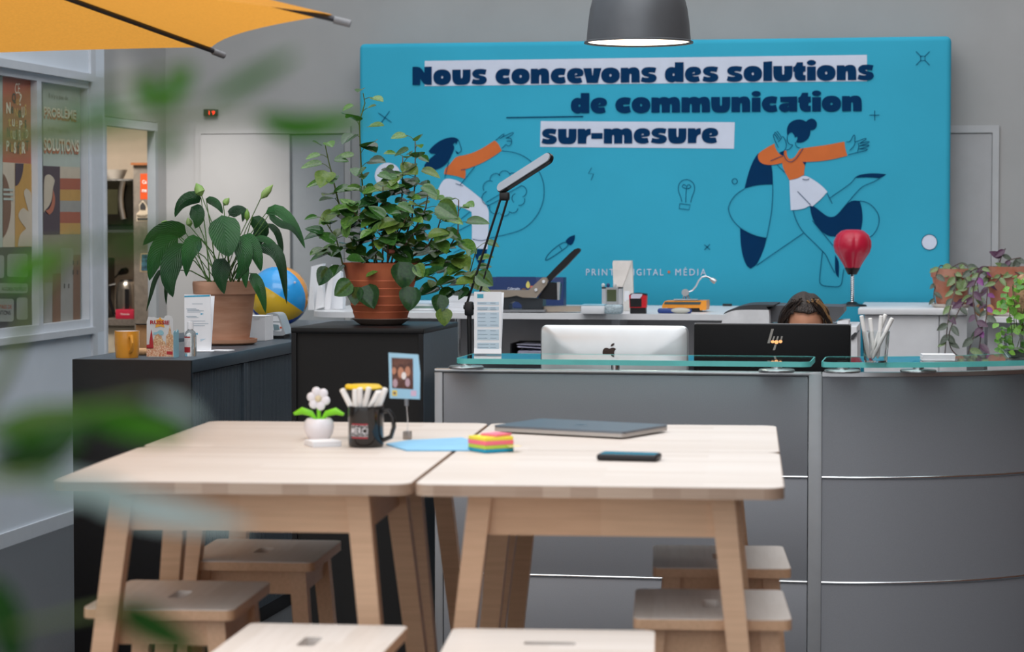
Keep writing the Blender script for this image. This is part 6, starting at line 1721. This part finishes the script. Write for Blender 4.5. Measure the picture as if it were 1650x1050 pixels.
for pts, dys, nl, w in (([(1605,435),(1585,430),(1575,450),(1578,480)], (0,-.1,-.15,-.17), 9, (6,1,2,0)), ([(1600,435),(1580,440),(1568,470),(1572,510),(1580,540),(1575,575)], (0,-.12,-.2,-.3,-.3,-.3), 16, (4,4,2,2)), ([(1610,436),(1612,445),(1600,460)], (-.05,-.14,-.16), 6, (6,0,1,0)), ([(1595,436),(1590,480),(1588,520),(1570,540),(1560,570)], (0,-.15,-.3,-.32,-.32), 14, (2,5,2,3)),
                        ([(1620,435),(1640,440),(1650,450)], (-.05,-.14,-.16), 6, (6,1,1,0)), ([(1610,435),(1612,418),(1620,400)], (.05,.05,.05), 6, (0,2,5,0)), ([(1620,435),(1625,420),(1645,415)], (.05,.05,.05), 6, (2,1,5,0)), ([(1590,435),(1575,432),(1563,438)], (.0,-.03,-.06), 5, (4,1,3,0)), ([(1585,470),(1560,480),(1550,490)], (-.15,-.2,-.25), 5, (2,2,3,0))):
    vine(r2, pts, YP3, dys, int(nl * .8) + 1, .062, w, .0)
for i, (x, y) in enumerate(((1578, 478), (1595, 479))):
    e_ = onY(x, y, YP3 - .05)
    o = obj('clay_egg', G().ell(V((e_.x, YP3 - .11 - .01 * i, zq + .0295)), (.022, .022, .029)), mat('egg_tan', '#c99668', .5, var=.1)); tag(o, 'small tan egg by second clay pot, %s of two' % ('left' if i == 0 else 'right'), 'egg')
# bright green creeper in a glass bowl on the curved counter
gz = onZ(1638, 578, zg); YGb = gz.y + .02
gb_ = thing('creeper_planter', 'bright green creeper in a clear glass bowl on curved counter', 'plant', V((gz.x + .02, YGb + .04, zg)))
cb_ = V((gz.x + .02, YGb + .04, zg))
obj('glass_bowl', G().lathe([(.001, 0), (.05, 0), (.075, .03), (.08, .06), (.075, .085), (.072, .085), (.077, .06), (.072, .032), (.048, .004), (.001, .004)], cb_, 36), CLEAR, gb_)
obj('pebbles', G().lathe([(.001, .005), (.046, .006), (.066, .03), (.001, .036)], cb_, 24), mat('pebble', '#8d8f82', .6, var=.3, scale=60, bump=.5), gb_)
obj('root_ball', G().ell(onY(1648, 480, YGb + .04), (.035, .035, .08), 16, 12), mat('root_brown', '#a88668', .9, var=.35, scale=70, bump=1.0, bscale=50), gb_)
obj('support_stick', G().tube([cb_ + V((0, 0, .02)), onY(1646, 500, YGb + .04)], .006, 8), STEMB, gb_)
CL = [leaf_mesh('leaf', leafmat('creeper_a', '#6aa238', '#8cc152', .35, .3), 5, .46, .1, .15, 'round', .05, 2), leaf_mesh('leaf', leafmat('creeper_b', '#457c2c', '#5f9a3a', .35, .3), 5, .46, .1, .15, 'round', .05, 2)]
random.seed(21)
for k in range(150):
    py = random.uniform(445, 572)
    lft = 1628 - 20 * sin((py - 445) / 130 * 2.4) - (16 if 545 < py < 568 else 0)
    px = random.uniform(lft, 1672)
    if 460 < py < 505 and px > 1640: continue
    P = onY(px, py, YGb + random.uniform(-.05, .06))
    d_ = V((random.uniform(-1, 1), random.uniform(-1, .1), random.uniform(-.7, .5)))
    place('leaf', CL[random.random() < .35], leaf_matrix(P, d_, V((random.uniform(-.4, .4), -.7, .8)), random.uniform(.018, .032)), gb_)
for k in range(9):
    x = 1630 + k * 4.5
    obj('stem', G().tube([cb_ + V((random.uniform(-.03, .03), 0, .03)), onY(x, 530, YGb), onY(x + random.uniform(-10, 6), 455 + k * 3, YGb + .02)], .0015, 5), STEM, gb_)

# ---- blurred foreground plant at the left
fp = LD(-.42, 1.25, 0)
fg_ = thing('foreground_plant', 'leafy green plant close to camera, blurred along the left edge', 'plant', (fp.x, fp.y, 0))
obj('pot', G().lathe([(.001, 0), (.11, 0), (.15, .28), (.155, .3), (.142, .3), (.14, .26), (.001, .26)], fp, 40), DARKG, fg_)
obj('soil', G().lathe([(.001, .275), (.139, .27), (.001, .265)], fp, 24), SOIL, fg_)
tr_ = [fp + V((0, 0, .26)), LD(-.40, 1.22, .8), LD(-.40, 1.2, 1.3), LD(-.36, 1.2, 1.62), LD(-.33, 1.2, 1.72)]
obj('trunk', G().tube(tr_, [.012, .010, .008, .006, .004], 8), STEMB, fg_)
FL = leafmat('fore_green', '#2f6a14', '#4a8a20', .3, .35, 12); FL2 = leafmat('fore_dark', '#1e4318', '#2d5a22', .22, .15, 12)
def fleaf(pts, w, m, d=1.2, fold=.15, roll=0.0):
    W = smooth3([dep(x, y, d + .01 * i) for i, (x, y) in enumerate(pts)], 5)
    vs_ = []; fs = []; c = 2; cols_ = 5
    for i, p in enumerate(W):
        t = i / (len(W) - 1)
        tan_ = (W[min(i + 1, len(W) - 1)] - W[max(i - 1, 0)]).normalized()
        view = (CAM - p).normalized(); side = tan_.cross(view).normalized(); nrm = side.cross(tan_)
        if roll: side, nrm = side * cos(roll) + nrm * sin(roll), nrm * cos(roll) - side * sin(roll)
        ww = w * d / F / 2 * (sin(pi * (t * .96 + .02))) ** .8
        for j in range(-c, c + 1): vs_.append(p + side * (j / c * ww) - nrm * (ww * fold * abs(j / c)))
    for i in range(len(W) - 1):
        for j in range(4):
            a_ = i * 5 + j; fs.append([a_, a_ + 1, a_ + 6, a_ + 5])
    obj('leaf', G().add(vs_, fs), m, fg_, ang=180)
    P = V(W[0]); zt_ = max(min(P.z - .06, 1.68), 1.0)
    # branch from the trunk
    best = min((tr_[i].lerp(tr_[i + 1], k / 6) for i in range(1, 4) for k in range(7)), key=lambda q: (q - P).length + abs(q.z - P.z + .05))
    if (best - P).length > .004: obj('branch', G().tube([best, best.lerp(P, .5) + V((0, 0, .004)), P], .0014, 5), STEM, fg_)
fleaf([(215, 130), (245, 150), (275, 180)], 36, FL)
fleaf([(310, 105), (290, 130), (265, 180)], 34, FL)
fleaf([(415, 185), (480, 205), (585, 188)], 44, FL)
fleaf([(330, 170), (400, 130), (480, 85)], 26, FL, 1.05)
fleaf([(105, 190), (160, 185), (235, 170)], 30, FL, 1.05)
fleaf([(285, 215), (275, 235), (260, 255)], 26, FL, 1.05)
fleaf([(10, 470), (55, 425), (105, 408)], 42, FL)
fleaf([(150, 400), (260, 385), (350, 365)], 38, FL2, .95)
fleaf([(-20, 700), (60, 680), (160, 665)], 55, FL, 1.15)
fleaf([(110, 655), (200, 680), (300, 700)], 50, FL, 1.15)
fleaf([(-20, 735), (60, 735), (140, 690)], 60, FL2, 1.1)
FL3 = leafmat('fore_sky_sheen', '#9fb3ae', '#b6c6c4', .35, .2, 12)  # sky reflection on the green leaves, put in as a pale leaf colour
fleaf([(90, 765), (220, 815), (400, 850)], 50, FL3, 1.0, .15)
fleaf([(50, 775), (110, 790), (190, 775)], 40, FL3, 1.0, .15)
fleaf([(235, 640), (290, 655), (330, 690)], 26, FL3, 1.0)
fleaf([(190, 975), (240, 1005), (320, 1050)], 55, FL2, 1.15)
fleaf([(-15, 930), (10, 1000), (25, 1080)], 60, FL2, 1.15)
obj('branch', G().tube([dep(130, 380, 1.25), dep(60, 480, 1.24), dep(10, 600, 1.23), dep(-60, 720, 1.22)], .0032, 6), STEM, fg_)

# ================================================================== PERSON BEHIND THE MONITOR
hc_ = dep(1298, 470, 9.35)
hx_, hy_ = hc_.x, hc_.y
ztop_h = hc_.z
SKIN = mat('skin', '#c98f72', .5, var=.05)
per = thing('person', 'person with dark brown hair seated behind the black monitor', 'person', (hx_, hy_ + .12, 0))
# body: one skinned surface, seated and leaning slightly to the screen
vsn = {'pel': (0, .22, .54), 'sp1': (0, .2, .70), 'ch': (0, .14, .88), 'nk0': (0, .10, .985), 'nk': (0, .07, 1.05), 'hd': (0, .055, 1.10),
       'shL': (-.17, .13, .945), 'shR': (.17, .13, .945), 'elL': (-.22, .02, .78), 'elR': (.22, .02, .78), 'wrL': (-.12, -.2, .775), 'wrR': (.12, -.2, .775),
       'hipL': (-.09, .2, .53), 'hipR': (.09, .2, .53), 'knL': (-.1, -.18, .52), 'knR': (.1, -.18, .52), 'anL': (-.1, -.14, .09), 'anR': (.1, -.14, .09), 'toL': (-.1, -.28, .045), 'toR': (.1, -.28, .045)}
ed = [('pel', 'sp1'), ('sp1', 'ch'), ('ch', 'nk0'), ('nk0', 'nk'), ('nk', 'hd'), ('ch', 'shL'), ('ch', 'shR'), ('shL', 'elL'), ('shR', 'elR'), ('elL', 'wrL'), ('elR', 'wrR'), ('pel', 'hipL'), ('pel', 'hipR'), ('hipL', 'knL'), ('hipR', 'knR'), ('knL', 'anL'), ('knR', 'anR'), ('anL', 'toL'), ('anR', 'toR')]
rad = {'pel': .13, 'sp1': .12, 'ch': .13, 'nk0': .06, 'nk': .05, 'hd': .05, 'shL': .06, 'shR': .06, 'elL': .042, 'elR': .042, 'wrL': .027, 'wrR': .027, 'hipL': .09, 'hipR': .09, 'knL': .06, 'knR': .06, 'anL': .04, 'anR': .04, 'toL': .035, 'toR': .035}
# fingers rooted in the palms
for S, sx in (('L', 1), ('R', -1)):
    w = V(vsn['wr' + S]); pm = w + V((.01 * sx, -.05, .0)); vsn['pa' + S] = tuple(pm); rad['pa' + S] = .03; ed.append(('wr' + S, 'pa' + S))
    for k, (ox, ln) in enumerate(((-.027, .062), (-.009, .075), (.009, .07), (.027, .055))):
        a1_, a2_ = 'f%s%da' % (S, k), 'f%s%db' % (S, k)
        vsn[a1_] = tuple(pm + V((ox * -sx, -.035 - ln * .35, .008))); vsn[a2_] = tuple(pm + V((ox * -sx, -.035 - ln, -.012)))
        rad[a1_] = .0088; rad[a2_] = .0075; ed += [('pa' + S, a1_), (a1_, a2_)]
    vsn['t%sa' % S] = tuple(pm + V((.04 * sx, -.01, -.005))); vsn['t%sb' % S] = tuple(pm + V((.05 * sx, -.04, -.01))); rad['t%sa' % S] = .011; rad['t%sb' % S] = .009
    ed += [('pa' + S, 't%sa' % S), ('t%sa' % S, 't%sb' % S)]
names = list(vsn); me = bpy.data.meshes.new('body')
me.from_pydata([vsn[n] for n in names], [(names.index(a), names.index(b)) for a, b in ed], [])
CLOTH = mat('jumper_dark', '#2b2d33', .8, var=.1)
me.materials.append(CLOTH)
bo = bpy.data.objects.new('body', me); COL.objects.link(bo); bo.parent = per; bo.location = (0, -.12 + .02, 0)
sk_m = bo.modifiers.new('skin', 'SKIN'); sv_ = me.skin_vertices[0].data
for i, n in enumerate(names): sv_[i].radius = (rad[n], rad[n])
sv_[names.index('pel')].use_root = True
sb_ = bo.modifiers.new('subdivision', 'SUBSURF'); sb_.levels = 1; sb_.render_levels = 2
# head with face, facing the camera side (the screen)
HC = V((hx_, hy_ - .01, ztop_h - .118))
hv = G().ell((0, 0, 0), (.074, .095, .112), 32, 24)
for p in hv.v:
    f_ = max(0, -p.y / .095)
    if p.z < 0: k = 1 + p.z * 1.9; p.x *= max(k, .62)
    if p.z < -.03 and p.y > 0: p.y *= .75
    nose = math.exp(-((p.x / .012) ** 2 + ((p.z + .022) / .022) ** 2)) * .022 * f_; p.y -= nose
    for ex_ in (-.03, .03): p.y += math.exp(-(((p.x - ex_) / .014) ** 2 + ((p.z - .006) / .012) ** 2)) * .010 * f_
    p.y -= math.exp(-((p.x / .022) ** 2 + ((p.z + .058) / .008) ** 2)) * .006 * f_
Mh_ = Matrix.Translation(HC) @ Euler((radians(14), 0, radians(3))).to_matrix().to_4x4()
hd = obj('head', hv.tf(Mh_), SKIN, per, ang=180)
for ex_ in (-.03, .03):
    obj('eye', G().ell((ex_, -.083, .006), (.011, .008, .007)).tf(Mh_), mat('eye_white', '#e8e4e0', .2), hd)
    obj('iris', G().ell((ex_, -.0895, .006), (.005, .003, .005)).tf(Mh_), mat('iris_brown', '#3a2416', .2), hd)
    obj('ear', G().ell((ex_ * 2.5, .01, -.005), (.012, .02, .03)).tf(Mh_), SKIN, hd)
obj('mouth', G().ell((0, -.088, -.058), (.022, .006, .006)).tf(Mh_), mat('lips', '#a8584e', .4), hd)
HAIR = mat('hair_brown', '#1c1513', .35, var=.3, scale=14, stretch=(9, 9, 1), second='#33261f', bump=.5, bscale=30)
hr = G().ell((0, 0, 0), (.088, .108, .122), 48, 32)
keep = G(); idx = {}
for i, p in enumerate(hr.v): pass
def hair_ok(p): return not (p.y < -.02 and p.z < .062 - .35 * max(0, abs(p.x) - .03) and abs(p.x) < .066 - max(0, .02 - p.z) * .0) and p.z > -.075
fs = [f for f in hr.f if all(hair_ok(hr.v[i]) for i in f)]
for p in hr.v:
    a_ = math.atan2(p.y, p.x)
    k = 1 + .022 * sin(a_ * 17 + p.z * 30) + .014 * sin(a_ * 31 + 2)
    part = math.exp(-((p.x - .015) / .012) ** 2) * (.006 if p.z > .06 else 0)
    p.x *= k; p.y *= k; p.z -= part
hr.f = fs
hair = obj('hair', thick(hr, V((0, 0, -.004))).tf(Mh_), HAIR, per, ang=180)
BLON = mat('hair_highlight', '#8a6a48', .4, var=.25, scale=14, stretch=(9, 9, 1))
random.seed(5)
for k in range(46):
    sx = -1 if k % 2 else 1
    a_ = random.uniform(-.5, 1.3)
    top_ = V((sx * random.uniform(.005, .05), -.03 - .05 * cos(a_) * random.uniform(.6, 1), .10 + random.uniform(0, .012)))
    m1 = V((sx * (.072 + random.uniform(0, .016)), -.045 * cos(a_) - .012, .045 + random.uniform(-.02, .02)))
    m2 = V((sx * (.09 + random.uniform(-.006, .014)), -.03 * cos(a_), -.03)); e_ = V((sx * (.1 + random.uniform(-.01, .014)), -.02 * cos(a_) + .02, -.14 - random.uniform(0, .05)))
    Wp = smooth3([Mh_ @ q for q in (top_, m1, m2, e_)], 5)
    obj('hair_strand', G().tube(Wp, [.003 + .0035 * sin(pi * (i + 1) / (len(Wp) + 1)) for i in range(len(Wp))], 6), BLON if k % 4 == 0 else HAIR, hair)
# office chair under the person
oc = thing('office_chair', 'dark office chair under the seated person', 'chair', (hx_, hy_ + .2, 0))
bX, bY = hx_, hy_ + .17
obj('seat', G().box((bX, bY, .41), (.48, .46, .06), .03, 3), BLACKP, oc)
obj('backrest', G().box((bX, bY + .3, .70), (.42, .05, .42), .025, 3), BLACKP, oc)
obj('back_bar', G().tube([(bX, bY + .1, .38), (bX, bY + .33, .42), (bX, bY + .33, .6)], .018, 8), DARKG, oc)
obj('column', G().cyl((bX, bY, .08), (bX, bY, .38), .025), DARKG, oc)
for k in range(5):
    a_ = k * 2 * pi / 5
    f_ = obj('foot', G().tube([(bX, bY, .1), (bX + .27 * cos(a_), bY + .27 * sin(a_), .07)], [.025, .016], 8), DARKG, oc)
    obj('castor', G().ell((bX + .27 * cos(a_), bY + .27 * sin(a_), .03), (.028, .028, .029), 12, 8), BLACKP, f_)
